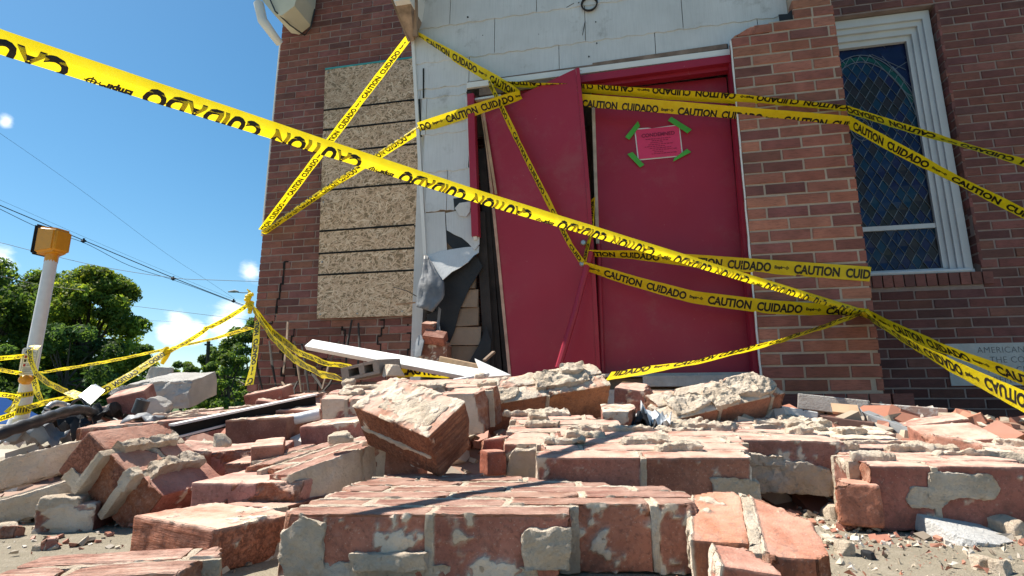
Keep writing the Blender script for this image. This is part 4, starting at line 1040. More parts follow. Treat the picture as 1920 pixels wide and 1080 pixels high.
# 4 block with bark like face
solo('brick', 'thick red brick with bark scored sides and a pale dusty top, front left', P(250, 966, .955), rot(-29, 0, 0), (.212, .142, .064), ('ny', 'px', 'nx'), dict(pz=.22, px=.06), [((.7, -.7, 0), .145, .003)], (.50, .195, .115), .0045, 1.0)
# 5 small brick end with tan mortar
solo('brick', 'tan mortar caked brick end standing alone on the concrete at far left', P(70, 948, 1.12), rot(14, 0, 0), (.098, .19, .074), ('px',), dict(ny=.62, nx=.7, pz=.45), (), (.30, .12, .085), .005, .8,
     crust=[((.035, .03, .002), (.034, .032, .012))])
# 6 the stair stepped group
O6 = P(165, 806, 1.16); X6 = Vector((.17, .98, .06)).normalized(); E6 = O6 + X6 * .20
chunk('masonry_chunk', 'tilted group of smooth topped bricks with fat grey mortar rolls, left', E6, axes(E6, O6, E6 + Vector((.058, -.0075, -.044))),
      [(0, .20, 0), (.0, .205, .10), (.0, .19, 0)], bh=.060, th=.098, j=.014, top='plain', rugf=('px', 'nz'), dep=dict(px=.10, py=.35, nx=.3), res=.005, tint=(.47, .20, .145), dust_toplight=.45, ragged=.2,
      extra=[((.10, .067, .005), (.095, .012, .011), dict(big=.006, amp=.004, warp=.006)), ((.10, .141, .006), (.095, .015, .014), dict(big=.008, amp=.004, warp=.006)), ((.192, .138, -.012), (.016, .013, .022), dict(big=.004)), ((.196, .045, -.086), (.010, .030, .016), dict(big=.004))])
def axO(O, x, y): return axes(O, O + Vector(x), O + Vector(y))
# 7 long leaning slabs at the left edge
O = P(-70, 885, 1.24)
chunk('masonry_chunk', 'long pinkish slab with a tan mortar edge leaning up at the left edge', O, axO(O, (.9, .28, .28), (-.2, .9, .05)), [(0, .30, 0), (0, .27, .1)], bh=.092, th=.06, top='plain', rugf=(), dep=dict(ny=.95, px=.5, pz=.15), tint=(.44, .24, .18), dust_toplight=1, ragged=.15,
      extra=[((.16, -.004, -.028), (.15, .012, .030), dict(big=.004))])
O = P(-70, 958, 1.19)
chunk('masonry_chunk', 'lower tan edged slab under the leaning one at the left edge', O, axO(O, (.9, .24, .30), (-.2, .9, .05)), [(0, .265, 0), (0, .24, .1)], bh=.092, th=.055, top='plain', rugf=(), dep=dict(ny=.9, px=.4, nz=.6), tint=(.36, .18, .13), dust_toplight=1, ragged=.15,
      extra=[((.13, -.004, -.028), (.13, .012, .026), dict(big=.004))])
# 8 pink topped broken block
solo('brick', 'pink topped brick broken rough along its front, behind the bark scored brick', P(358, 905, 1.14), rot(-8, 2, 1), (.215, .17, .085), (), dict(pz=.03), [((.1, -1, -.25), .018, .008), ((1, -.5, .2), .172, .010), ((.7, -.7, .6), .105, .008)], (.52, .25, .20), .005, .8, .006)
solo('brick', 'dark red brick wedged below the pink topped one', P(420, 945, 1.10), rot(-16, 0, 0), (.125, .16, .09), ('px',), {}, [((.8, -.6, .2), .09, .006)], (.30, .11, .08), .005, .5)
# 9 scored slab rising to the right
chunk('masonry_chunk', 'scored brick slab sloping away with a long tan side, left of the tilted block', P(545, 886, 1.13), rot(66, -4, 9), [(.0, .385, 0), (.04, .375, .10), (.06, .36, 0), (.10, .30, .12)], top='rug', dep=dict(ny=.97, nx=.5), tint=(.40, .165, .12), th=.085, res=.0055, dust_toplight=.55)
solo('fragment', 'pale flat mortar fragment lying on the sloping scored slab', P(615, 818, 1.27), rot(20, 8, 6), (.058, .045, .02), (), {}, [((1, .3, .3), .045), ((-1, .5, .5), .005), ((.2, -1, .7), .0)], None, .005, 1, mat=M_MORT)
solo('brick', 'brick end with a mortar collar beside the big tilted block', P(680, 828, 1.36), rot(4, 4, 2), (.06, .15, .085), (), dict(ny=.6), (), (.44, .18, .12), .006)
solo('brick', 'smooth brown brick end in the shade under the big tilted block', P(722, 835, 1.36), rot(0, 0, 0), (.08, .15, .10), (), {}, [((1, -.2, .3), .07)], (.42, .19, .14), .006)
# 10 the big tilted block
O = P(802, 820, 1.15); A = O + Vector((-.185, .13, .063)); B = O + Vector((.068, .068, .070))
Rb = axes(O, B, A); lx, ly = (B - O).length, (A - O).length
solo('brick', 'big cream faced brick block balanced on its corner in the middle of the pile', O, Rb, (lx, ly, .112), ('ny', 'px', 'nx'), dict(pz=.50, nz=.4, ny=.06, nx=.04),
     [((.9, -.9, -.3), .090, .004), ((-1, 1, .3), ly * .85, .006), ((-.6, -.3, .9), .012, .003)], (.52, .215, .115), .0038, 1.0, .003, crust=[((lx * .48, ly * .42, -.002), (lx * .30, ly * .33, .0045)), ((-.0005, ly * .5, -.058), (.003, ly * .47, .004))])
# 11 block behind left
chunk('masonry_chunk', 'mauve and tan faced course with a rough red top, behind the sloping scored slab', P(592, 748, 1.75), rot(-6, 14, 1), [(0, .20, .1), (.0, .36, 0), (.02, .50, .1), (.1, .52, 0)], bh=.062, th=.10, top='ridge', dep=dict(ny=.55, nx=.3), ridge=.010, res=.007, tint=(.40, .18, .15), dust_toplight=1)
chunk('masonry_chunk', 'tan mortar faced block tucked behind the big tilted block', P(822, 740, 1.62), rot(-10, 10, 2), [(0, .13, 0), (0, .15, .1)], bh=.07, th=.11, top='ridge', dep=dict(ny=.95, nx=.6), ridge=.008, res=.006, tint=(.42, .20, .14))
# 12, 13 leaning slabs with rough cream faces
O, A, B = P(901, 762, 1.80), P(1142, 722, 1.93), P(900, 716, 1.90)
chunk('masonry_chunk', 'leaning two brick slab with a rough cream face, in front of the torn door leaf', O, axes(O, A, B), [(0, .475, .0), (0, .465, .0)], bl=.225, bh=.060, th=.135, top='plain', rugf=(), dep=dict(pz=.55, px=.3), res=.006, tint=(.46, .20, .10), dust_toplight=1, ragged=.2, jz=.001,
      extra=[((.30, .075, .004), (.10, .045, .010), dict(big=.009, amp=.006)), ((.08, .03, .003), (.07, .028, .008), dict(big=.007, amp=.005)), ((.36, .10, .012), (.05, .026, .016), dict(big=.008, amp=.006))])
O, A, B = P(1250, 790, 1.86), P(1512, 727, 2.0), P(1240, 742, 1.96)
chunk('masonry_chunk', 'long leaning slab with a very rough whitish mortar face, below the brick pier', O, axes(O, A, B), [(0, .475, .0), (0, .465, .1)], bh=.062, th=.11, top='plain', rugf=(), dep=dict(pz=.8, px=.4, nx=.6), res=.006, tint=(.45, .20, .12), dust_toplight=1, ragged=.2, jz=.001,
      extra=[((.10, .055, .004), (.08, .05, .010), dict(big=.009, amp=.007)), ((.24, .05, .005), (.06, .052, .011), dict(big=.008, amp=.007)), ((.37, .06, .005), (.09, .055, .013), dict(big=.010, amp=.007)), ((.02, .05, -.04), (.025, .05, .045), dict(big=.008))])
# 14 stacked courses in the centre
chunk('masonry_chunk', 'stack of courses with mortar rolls and a bulging tan end, below the leaning slab', P(946, 832, 1.37), rot(-3, 11, 0), [(0, .12, .0), (0, .33, .12), (.0, .30, .0), (.0, .33, .1), (.0, .25, .0)], bh=.058, th=.10, top='ridge', dep=dict(ny=.8, nx=.7, px=.2), ridge=.011, res=.006, tint=(.45, .19, .14),
      extra=[((.055, -.004, -.05), (.055, .016, .046), dict(big=.006, amp=.003, r=.012))])
solo('brick', 'short brick piece topped with mortar lumps between the central stack and the plastic sheet', P(1130, 772, 1.66), rot(-6, 10, 0), (.10, .12, .06), (), dict(pz=.5, ny=.3), [((1, -.4, 0), .07)], (.44, .19, .15), .007)
# 15 two bricks face on
chunk('masonry_chunk', 'two long bricks side by side, seen face on directly behind the front panel', P(1008, 858, 1.155), rot(-1.5, 9, .4), [(0, .425, 0), (.0, .45, .10), (.02, .46, 0), (.05, .48, .1)], bh=.057, th=.10, top='ridge', dep=dict(ny=.16, nx=.4, px=.5), ridge=.009, res=.005, tint=(.40, .165, .125), jz=.002,
      extra=[((.385, .0, -.066), (.05, .005, .034), dict(big=.003))])
# 16 tan faced block
chunk('masonry_chunk', 'block with a frilly tan mortar face, right of the two face on bricks', P(1376, 822, 1.33), rot(-9, 5, -1), [(0, .235, 0), (0, .24, .1), (.02, .25, 0)], bl=.235, bh=.06, th=.118, top='ridge', dep=dict(ny=.45, px=.4, nx=.6), ridge=.009, res=.0055, tint=(.40, .19, .15), dust_toplight=1,
      extra=[((.125, -.002, -.082), (.115, .006, .036), dict(big=.004, amp=.004)), ((.06, -.006, -.045), (.06, .008, .012), dict(big=.006, amp=.005))])
# 17 rough courses behind
chunk('masonry_chunk', 'broad sheet of courses with ragged mortar rolls below the long whitish slab', P(1205, 818, 1.62), rot(-3, 6, 0), [(0, .46, 0), (.0, .58, .1), (.03, .66, 0), (.05, .62, .1), (.1, .62, 0)], bh=.057, th=.095, top='ridge', dep=dict(ny=.45, nx=.6), ridge=.013, res=.007, tint=(.46, .21, .16),
      extra=[((.33, .0, .012), (.03, .022, .02), dict(big=.008))])
chunk('masonry_chunk', 'yellowish crusted course right of the ragged sheet, under the bent flashing', P(1540, 822, 1.58), rot(-3, 7, 0), [(0, .21, 0), (0, .24, .1), (0, .26, 0)], bh=.06, th=.10, top='ridge', dep=dict(ny=.5, pz=.7, nx=.5), ridge=.014, res=.007, tint=(.46, .22, .14))
# 18 purple edged brick
chunk('masonry_chunk', 'brick course with a purple shaded front edge behind the right front block', P(1560, 838, 1.42), rot(-3, 4, 0), [(0, .265, 0), (0, .28, .1)], bl=.26, bh=.062, th=.105, top='ridge', dep=dict(ny=.35, nx=.5), ridge=.006, res=.006, tint=(.36, .15, .13))
# 19 right front block
chunk('masonry_chunk', 'right front block of two bricks with a big tan mortar smear across them', P(1622, 872, 1.12), rot(-5, 4, .0), [(0, .305, -.085), (.0, .33, 0), (.02, .34, .1)], bh=.06, th=.118, top='ridge', dep=dict(ny=.10, nx=.35), ridge=.010, res=.005, tint=(.37, .145, .105), jz=.002, dust_toplight=.8,
      extra=[((.165, .0, -.040), (.075, .0045, .028), dict(big=.003, amp=.003)), ((.105, .0, -.058), (.04, .0045, .020), dict(big=.003))])
solo('brick', 'jagged orange brick corner snapped off at the left end of the right front block', P(1566, 905, 1.13), rot(-20, 0, 0), (.075, .08, .078), (), {}, [((-1, -.6, .6), -.015, .008), ((-.3, -1, .5), .0, .008), ((-1, .2, .1), -.005, .006)], (.45, .19, .12), .0045, .4)
# 20 far right
solo('brick', 'broken salmon brick heap piece with white veins at the right edge', P(1752, 828, 1.62), rot(-12, 14, 4), (.17, .16, .11), (), dict(pz=.15, ny=.3), [((-.8, -.4, .7), -.03, .008), ((.6, -.7, .5), .085, .008), ((-.2, -.9, .5), .0, .008)], (.46, .20, .14), .006, .7)
solo('brick', 'second broken salmon brick behind the right front block, cut by the right edge', P(1858, 838, 1.48), rot(18, 10, -6), (.16, .14, .11), (), dict(pz=.3, ny=.3), [((-.9, -.4, .5), -.01, .008), ((.2, -.7, .7), .02, .008)], (.44, .18, .12), .006, .7)
solo('brick', 'flat brick lying near the dark wall base at the right edge', P(1840, 812, 1.9), rot(-4, 0, -1), (.25, .2, .10), (), dict(ny=.3), (), (.45, .20, .12), .008)
chunk('masonry_chunk', 'brick course leaning at the right edge behind the white concrete piece', P(1850, 842, 1.26), rot(-35, 4, -4), [(0, .2, 0), (.0, .2, .1)], th=.10, top='ridge', dep=dict(ny=.5, pz=.3), ridge=.01, res=.006, tint=(.42, .18, .13))
# 21 white concrete piece leaning on the block
O = P(1762, 1001, 1.12)
solo('concrete_piece', 'flat white concrete piece leaning against the right front block', P(1686, 944, 1.16), axes(P(1686, 944, 1.16), P(1768, 990, 1.06), P(1760, 938, 1.22)), (.150, .125, .030), (), {}, [((1, .45, 0), .158, .005), ((.1, 1, 0), .118, .005), ((1, -.8, .3), .10, .005)], None, .004, 1, .003, cat='concrete piece', mat=M_CONC, big=.002, r=.0015)
# behind: single bricks and pieces
solo('brick', 'dark brown brick block with a pale dusty top at the centre left of the pile', P(422, 788, 1.72), rot(-2, 3, 3), (.185, .20, .085), (), dict(pz=.4), (), (.20, .105, .08), .007, .9)
solo('brick', 'half brick leaning in the dark gap left of the central stack', P(898, 826, 1.42), rot(-8, 0, 8), (.068, .07, .075), (), dict(pz=.3), [((-1, -.2, .4), -.012, .006), ((1, -.4, .6), .05, .006)], (.36, .11, .085), .006, .4)
solo('brick', 'smaller wedge of red brick in front of the half brick by the central stack', P(914, 846, 1.34), rot(25, 0, 0), (.05, .05, .055), (), {}, [((-1, -.3, .7), -.0, .005), ((.8, -.6, .5), .035, .005)], (.40, .13, .09), .005, .4)
solo('brick', 'grey red brick end standing up in front of the door sill', P(1152, 726, 2.1), rot(-24, 12, -8), (.13, .14, .11), (), dict(ny=.35), [((1, .1, .5), .10, .006)], (.34, .17, .15), .008)
chunk('masonry_chunk', 'sheet of salmon courses receding toward the church corner', P(140, 803, 1.75), rot(22, 3, 5), [(0, .44, 0), (.0, .52, .1), (0, .56, 0), (.02, .6, .1), (.1, .66, 0), (.2, .68, .1)], top='ridge', dep=dict(ny=.3), ridge=.007, res=.008, tint=(.46, .20, .15), bh=.062)
solo('brick', 'flat brick with a ridged mortar top left of the sloping scored slab', P(395, 848, 1.46), rot(10, 4, 3), (.17, .15, .06), (), dict(pz=.25), [((.3, -1, .3), .0, .008)], (.45, .195, .16), .006)
solo('brick', 'dark red brick lump just above the pink topped one', P(420, 870, 1.34), rot(4, 3, 2), (.14, .13, .06), (), dict(pz=.2), [((.2, -1, .5), .0, .008)], (.42, .15, .12), .006)
solo('brick', 'half buried red brick behind the dark brown brick', P(500, 770, 1.9), rot(8, 6, 2), (.2, .2, .09), (), dict(pz=.3), (), (.42, .18, .13), .008)
solo('brick', 'brick end under the sloping scored slab on its left', P(470, 838, 1.34), rot(20, 4, 4), (.07, .14, .07), (), {}, [((-.6, -1, .4), .0, .007)], (.44, .19, .14), .006)
stone('mortar_lump', 'round mortar lump lying by the brick with the ridged mortar top', P(417, 836, 1.34), (.04, .035, .03), 20, 5, M_MORT, cat='mortar lump')
solo('brick', 'purple brown brick leaning on edge below the pale stone block', P(198, 748, 2.2), axes(P(196, 748, 2.2), P(262, 733, 2.22), P(200, 736, 2.30)), (.135, .10, .12), (), {}, (), (.28, .11, .095), .008)
solo('brick', 'dark red brick end left of the leaning purple brown brick', P(172, 760, 2.15), rot(10, -10, -4), (.055, .12, .10), (), {}, [((-.7, 0, .6), .0)], (.26, .10, .085), .008)
solo('stone_block', 'large pale dressed stone block on top of the rubble at left', P(196, 722, 2.62), rot(-1, 15, 2), (.385, .24, .12), (), {}, [((-1, -.25, .5), .02, .010), ((1, -.1, .5), .355, .010), ((0, -1, .4), -.035, .008), ((-.35, .1, 1), -.03, .008), ((-.6, -.6, -.8), .02, .01)], None, .010, 1, .008, cat='stone block', mat=M_STONE, big=.010)
stone('stone_piece', 'rough grey stone lump below the pale dressed block', P(290, 778, 2.15), (.10, .08, .075), 10, 9, M_STONE, n=6, cat='stone')
stone('stone_piece', 'small grey stones on the skyline behind the pale dressed block', P(298, 712, 3.0), (.12, .1, .07), 30, 19, M_STONE, cat='stone')
# loose bricks filling the heap
r_ = random.Random(77); k = 0
fill = [(480, 750, 2.35, 'loose brick behind the dark brown brick, below the church corner'), (455, 742, 2.6, 'loose brick nearest the church corner under the vertical tape'), (540, 742, 2.5, 'loose brick below the drooping tapes'), (650, 728, 2.35, 'loose brick just under the cinder block'),
        (735, 715, 2.3, 'loose salmon brick behind the mauve and tan course'), (800, 722, 2.2, 'loose brick just under the long white board'), (860, 725, 2.1, 'loose brick beside the pointed white board'), (1195, 742, 2.3, 'loose brick below the door sill, right of the grey red one'),
        (560, 800, 1.62, 'loose brick under the mauve and tan course'), (330, 840, 1.5, 'loose brick behind the smooth salmon course'), (1440, 792, 1.95, 'loose brick under the long whitish slab'), (1690, 800, 1.9, 'loose brick left of the salmon heap piece'), (1480, 800, 1.8, 'loose brick in front of the chipped white board'),
        (62, 850, 1.7, 'loose brick behind the long pinkish slab at far left'), (1250, 800, 1.75, 'loose brick beneath the left end of the whitish slab')]
for (u, v, d, lab) in fill:
    solo('loose_brick', lab, P(u, v, d), rot(r_.uniform(-30, 30), r_.uniform(0, 14), r_.uniform(-10, 10)), (.2, .092, .06), (), dict(pz=.3, ny=.2), [((r_.choice((-1, 1)), -.3, .4), .10, .006)], None, .009, 1, group='loose bricks in the heap')
    
# hanging remains of the left pier
q = WP(792, 668, 1.12)
solo('brick', 'brick stub still standing at the foot of the torn left porch corner', WP(788, 640, 1.12), rot(-12, 0, 0), (.17, .09, .17), (), dict(ny=.4), [((-.6, -.2, 1), -.0), ((1, 0, .6), .13)], (.32, .13, .09), .009, cat='brick')
solo('brick', 'scored brick perched on the stub at the torn porch corner', WP(791, 629, 1.17), axes(WP(791, 643, 1.2), WP(833, 649, 1.2), WP(797, 626, 1.13)), (.135, .075, .06), ('pz',), {}, (), (.40, .17, .11), .007, .4)
solo('brick', 'small brick corner on top of the perched scored brick', WP(790, 606, 1.13), rot(-12, 20, -6), (.08, .07, .075), (), {}, [((.6, -.3, .8), .03), ((-1, 0, .6), .01)], (.36, .15, .11), .008)
m = MB(); V = [WP(u, v, o) for u, v, o in ((790, 626, 1.12), (796, 640, 1.16), (790, 668, 1.18), (778, 672, 1.15), (774, 655, 1.13), (782, 636, 1.10))]; m.add(V, [tuple(range(6))])
o = m.build('torn_plastic', M_GREYTAR, None, None, None, V[0]); tag(o, 'crumpled dark sheet hanging beside the brick stub at the porch corner', 'plastic sheet'); sm = o.modifiers.new('thick', 'SOLIDIFY'); sm.thickness = .006

# ------------------------------------------------------------------ boards, stone slabs, metal
def board(name, label, p, q, wd, th, mat, cat, up=Vector((0, 0, 1)), bevel=.003):
    m = MB(); m.beam(p, q, wd, th, up); o = m.build(name, mat, None, None, None, p); tag(o, label, cat)
    b = o.modifiers.new('bevel', 'BEVEL'); b.width = bevel; b.segments = 2; return o
board('white_board', 'long white painted board thrown across the heap below the boarded window', P(580, 646, 2.85), P(905, 706, 2.35), .058, .026, M_WHITE, 'board', Vector((-.1, -.72, .70)))
m = MB(); V = [P(890, 672, 2.42), P(958, 703, 2.36), P(905, 707, 2.30)]; n = Vector((.1, .7, -.7)) * .012; m.add(V + [p + n for p in V], [(0, 2, 1), (3, 4, 5), (0, 1, 4, 3), (1, 2, 5, 4), (2, 0, 3, 5)])
o = m.build('white_board', M_WHITE, None, None, None, V[0]); tag(o, 'pointed white board splinter beside the torn door leaf', 'board')
board('board', 'thin edge on wooden board behind the long white board', P(824, 676, 2.55), P(900, 692, 2.42), .012, .04, M_WOOD, 'board')
board('white_board', 'thin white strip tucked under the pointed white splinter', P(855, 713, 2.2), P(912, 702, 2.32), .04, .012, M_WHITE, 'board')
board('board', 'short pale stick leaning up by the torn porch corner', P(908, 676, 2.62), P(926, 660, 2.7), .018, .012, M_OLDWOOD, 'stick')
board('stone_slab', 'long grey stone sill slab below the foot of the brick pier', P(1500, 752, 2.35), P(1630, 766, 2.22), .16, .06, M_STONE, 'stone slab')
board('stone_slab', 'blotchy pink grey stone slab right of the grey sill slab', P(1626, 772, 2.26), P(1772, 783, 2.15), .10, .068, mat_chipped_paint('blotchy_stone', (.42, .30, .25), (.58, .55, .52), .5, .6), 'stone slab')
board('chipped_board', 'short white board with chipped black paint in front of the grey sill slab', P(1447, 769, 2.06), P(1532, 784, 2.0), .07, .042, mat_chipped_paint('chipped_white', (.68, .67, .64), (.08, .075, .07), .56, .6), 'board')
board('board', 'dark reddish board under the chipped white one', P(1530, 790, 2.06), P(1640, 806, 1.96), .12, .05, simple('dark_stained', (.14, .08, .065), .7, .3, 8), 'board')
# bent flashing
m = MB(); a = [P(1558, 763, 2.1), P(1612, 764, 2.06), P(1618, 772, 2.02), P(1730, 812, 1.82)]; 
dv = Vector((0, .03, .05)); n_ = len(a)
V = []
for i, p in enumerate(a): V += [p, p + Vector((.012, -.005, -.045)) if i < 3 else p + Vector((0, 0, -.04))]
m.add(V, [(0, 2, 3, 1), (2, 4, 5, 3), (4, 6, 7, 5)])
V = [a[2], a[3], a[3] + Vector((.03, .03, -.002)), a[2] + Vector((.04, .03, .004))]; m.add(V, [(0, 1, 2, 3)])
o = m.build('flashing', M_GREYMETAL, None, None, None, a[0]); tag(o, 'bent grey metal flashing angled down in front of the blotchy stone slab', 'flashing'); sm = o.modifiers.new('t', 'SOLIDIFY'); sm.thickness = .003
m = MB(); V = [P(1558, 760, 2.08), P(1608, 764, 2.03), P(1614, 782, 2.0), P(1562, 776, 2.05)]; m.add(V, [(0, 1, 2, 3)]); o = m.build('wood_scrap', M_WOOD, None, None, None, V[0]); tag(o, 'orange brown wood scrap under the bend of the flashing', 'wood scrap'); sm = o.modifiers.new('t', 'SOLIDIFY'); sm.thickness = .012
m = MB()
for i in range(14):
    p = P(1662 + i * 6.5, 782 + i * 1.6 + 3 * math.sin(i * 2.1), 2.02 - i * .006); m.tube([p + Vector((-.012, 0, .004 * math.sin(i))), p + Vector((.014, 0, -.004))], [.006 + .004 * abs(math.sin(i * 1.7)), .004], 6)
o = m.build('insulation', M_INSUL, None, 60, None, P(1662, 782, 2.0)); tag(o, 'torn strip of yellow insulation under the blotchy stone slab', 'insulation')
# cinder block with cores
bm = bmesh.new(); cb_ = empty('cinder_block', P(642, 714, 2.38)); tag(cb_, 'grey cinder block with two open cores on the heap below the drooping tapes', 'cinder block')
def cored(m, o, ax, ay, az, cores):                     # face plate with square cores, extruded along ay
    xs = sorted({0, 1, *[c[0] for c in cores], *[c[1] for c in cores]}); zs = sorted({0, 1, *[c[2] for c in cores], *[c[3] for c in cores]})
    for i in range(len(xs) - 1):
        for j in range(len(zs) - 1):
            mx_, mz_ = (xs[i] + xs[i + 1]) / 2, (zs[j] + zs[j + 1]) / 2
            if any(c[0] < mx_ < c[1] and c[2] < mz_ < c[3] for c in cores): continue
            m.box(o + ax * xs[i] + az * zs[j], ax * (xs[i + 1] - xs[i]), ay, az * (zs[j + 1] - zs[j]))
m = MB(); o_ = P(642, 716, 2.38); ax = P(712, 700, 2.3) - o_; ay = Vector((.05, .2, .02)); az = Vector((-.006, -.02, .055))
cored(m, o_, ax, ay, az, ((.2, .48, .25, .8), (.62, .85, .22, .8))); ob = m.build('block', M_CMU, cb_)
bv = ob.modifiers.new('b', 'BEVEL'); bv.width = .004; bv.segments = 2
stone('mortar_lump', 'tan mortar lump right of the cinder block', P(738, 704, 2.3), (.09, .07, .05), 0, 33, M_MORT, cat='mortar lump')
# dark edged panel with white trim lines
m = MB(); a, b = P(322, 812, 1.62), P(590, 752, 2.05); up = Vector((0, 0, 1)); t_ = (b - a).normalized()
m.beam(a, b, .012, .038, up); o = m.build('trim_panel', M_BLACK, None, None, None, a); tag(o, 'black trim panel with thin white edges lying in the heap at left', 'trim panel')
m = MB(); m.beam(a + Vector((0, -.006, .022)), b + Vector((0, -.006, .022)), .028, .006, up); m.beam(a + Vector((.02, -.014, -.012)), a.lerp(b, .4) + Vector((0, -.014, -.012)), .006, .006, up); m.build('white_edge', M_WHITE, o)
o = MB(); a, b = P(535, 790, 1.78), P(600, 776, 1.8); o.tube([a, b], .017, 12); o = o.build('plastic_pipe', M_PLASTIC, None, 40, None, a); tag(o, 'white plastic pipe poking out left of the mauve and tan course', 'pipe')
# left hand scrap: cables, sheet metal, plastic
def cable(label, pts, rad, mat=M_RUBBER):
    m = MB(); q = []
    for i in range(len(pts) - 1):
        p0, p1, p2, p3 = [P(*pts[max(0, min(len(pts) - 1, k))]) for k in (i - 1, i, i + 1, i + 2)]
        for f in np.linspace(0, 1, 8, endpoint=False):
            q.append(.5 * (2 * p1 + (p2 - p0) * f + (2 * p0 - 5 * p1 + 4 * p2 - p3) * f * f + (3 * p1 - p0 - 3 * p2 + p3) * f ** 3))
    q.append(P(*pts[-1])); m.tube(q, [rad * (1 + .1 * math.sin(i * 1.3)) for i in range(len(q))], 10); o = m.build('cable', mat, None, 50, None, q[0]); tag(o, label, 'cable')
cable('thick black service cable curving out of the scrap at far left', [(-40, 828, 1.5), (20, 806, 1.58), (70, 790, 1.68), (110, 776, 1.8), (150, 768, 1.95), (172, 774, 2.1)], .017)
cable('grey flexible conduit loop in the scrap below the signal post', [(84, 776, 2.3), (92, 762, 2.3), (106, 756, 2.35), (124, 760, 2.4), (140, 768, 2.4)], .011, M_GREYMETAL)
cable('thin black wire straggling across the left scrap', [(85, 778, 2.2), (110, 770, 2.2), (140, 765, 2.25), (178, 772, 2.2), (222, 790, 2.1)], .006)
cable('thin dark wire loop by the sheet metal piece', [(130, 765, 2.3), (140, 752, 2.3), (152, 748, 2.3), (160, 760, 2.3), (150, 770, 2.3)], .005)
m = MB(); V = [P(147, 742, 2.35), P(172, 722, 2.4), P(196, 733, 2.36), P(170, 758, 2.3)]; n = Vector((0, 0, .006)); m.add(V + [p - n for p in V], [(0, 3, 2, 1), (4, 5, 6, 7), (0, 1, 5, 4), (1, 2, 6, 5), (2, 3, 7, 6), (3, 0, 4, 7)])
V = [P(172, 722, 2.4), P(179, 720, 2.4), P(197, 731, 2.37), P(196, 733, 2.36)]; m.add(V, [(0, 3, 2, 1)])
o = m.build('sheet_metal', M_METAL, None, None, None, V[0]); tag(o, 'shiny bent piece of sheet metal standing up in the left scrap', 'sheet metal')
def crumple(name, label, u, v, d, size, mat, seed, cat='plastic sheet', flat=.4):
    r = random.Random(seed); m = MB(); n = 9; V = []; p0 = P(u, v, d)
    for j in range(n):
        for i in range(n):
            x, y = i / (n - 1) - .5, j / (n - 1) - .5
            z = flat * size[0] * (noise.noise(Vector((x * 4, y * 4, seed))) + .6 * noise.noise(Vector((x * 9, y * 9, seed + 5))))
            V.append(p0 + Vector((x * size[0] + .02 * noise.noise(Vector((y * 5, seed, 0))), y * size[1], z + size[0] * .15 - .5 * size[0] * (x * x + y * y))))
    m.add(V, [(j * n + i, j * n + i + 1, (j + 1) * n + i + 1, (j + 1) * n + i) for j in range(n - 1) for i in range(n - 1)])
    o = m.build(name, mat, None, 25, None, p0); tag(o, label, cat); sm = o.modifiers.new('t', 'SOLIDIFY'); sm.thickness = .003
crumple('plastic_sheet', 'grey crumpled plastic in the scrap at far left, below the thick black cable', 75, 822, 1.75, (.15, .10), M_GREYTAR, 3)
crumple('plastic_sheet', 'white and grey crumpled bag left of the black plastic', 30, 826, 1.9, (.10, .10), M_PLASTIC, 4)
crumple('plastic_sheet', 'white crumpled plastic in the gap between the central stack and the whitish slab', 1222, 788, 1.78, (.09, .12), M_PLASTIC, 5, flat=.7)
crumple('plastic_sheet', 'black crumpled plastic in the gap between the central stack and the whitish slab', 1200, 792, 1.72, (.07, .10), M_TAR, 6, flat=.7)
crumple('plastic_sheet', 'grey shingle scrap lying before the receding salmon courses', 275, 786, 1.9, (.11, .10), M_GREYTAR, 7, flat=.15, cat='shingle scrap')
crumple('plastic_sheet', 'black torn sheet under the left cables', 140, 800, 2.0, (.14, .14), M_TAR, 8, flat=.5)
crumple('plastic_sheet', 'black scrap in the hollow below the sheet metal', 190, 775, 2.15, (.12, .12), M_TAR, 9, flat=.4)
m = MB(); p = P(259, 775, 1.95); m.tube([p, p + Vector((.012, .0, .045))], .022, 14); m.tube([p + Vector((.012, 0, .045)), p + Vector((.013, 0, .047))], .012, 10)
o = m.build('round_cap', M_RUBBER, None, 40, None, p); tag(o, 'small round black cap lying beside the grey shingle scrap', 'cap')
# charred sticks leaning on the wall under the boarded window
sticks = [((552, 640), (565, 735)), ((566, 646), (580, 742)), ((505, 640), (518, 726)), ((540, 602), (531, 700)), ((660, 600), (648, 690)), ((672, 606), (670, 700)), ((636, 640), (604, 730)), ((574, 690), (612, 742)), ((480, 650), (492, 730)), ((528, 715), (540, 748)), ((558, 715), (552, 748)), ((628, 700), (596, 745))]
for i, ((u0, v0), (u1, v1)) in enumerate(sticks):
    a, b = WP(u0, v0, .03 + .02 * (i % 3)), WP(u1, v1, .22 + .06 * (i % 4)); m = MB(); c = a.lerp(b, .5) + Vector((.02 * math.sin(i * 3), 0, 0))
    m.tube([a, c, b], [.008, .011, .007], 6); o = m.build('charred_stick', M_DARKWOOD if i % 3 else M_OLDWOOD, None, 40, None, b)
    tag(o, 'thin charred or weathered stick leaning on the cracked brick wall under the boarded window', 'stick', 'charred sticks on the wall')

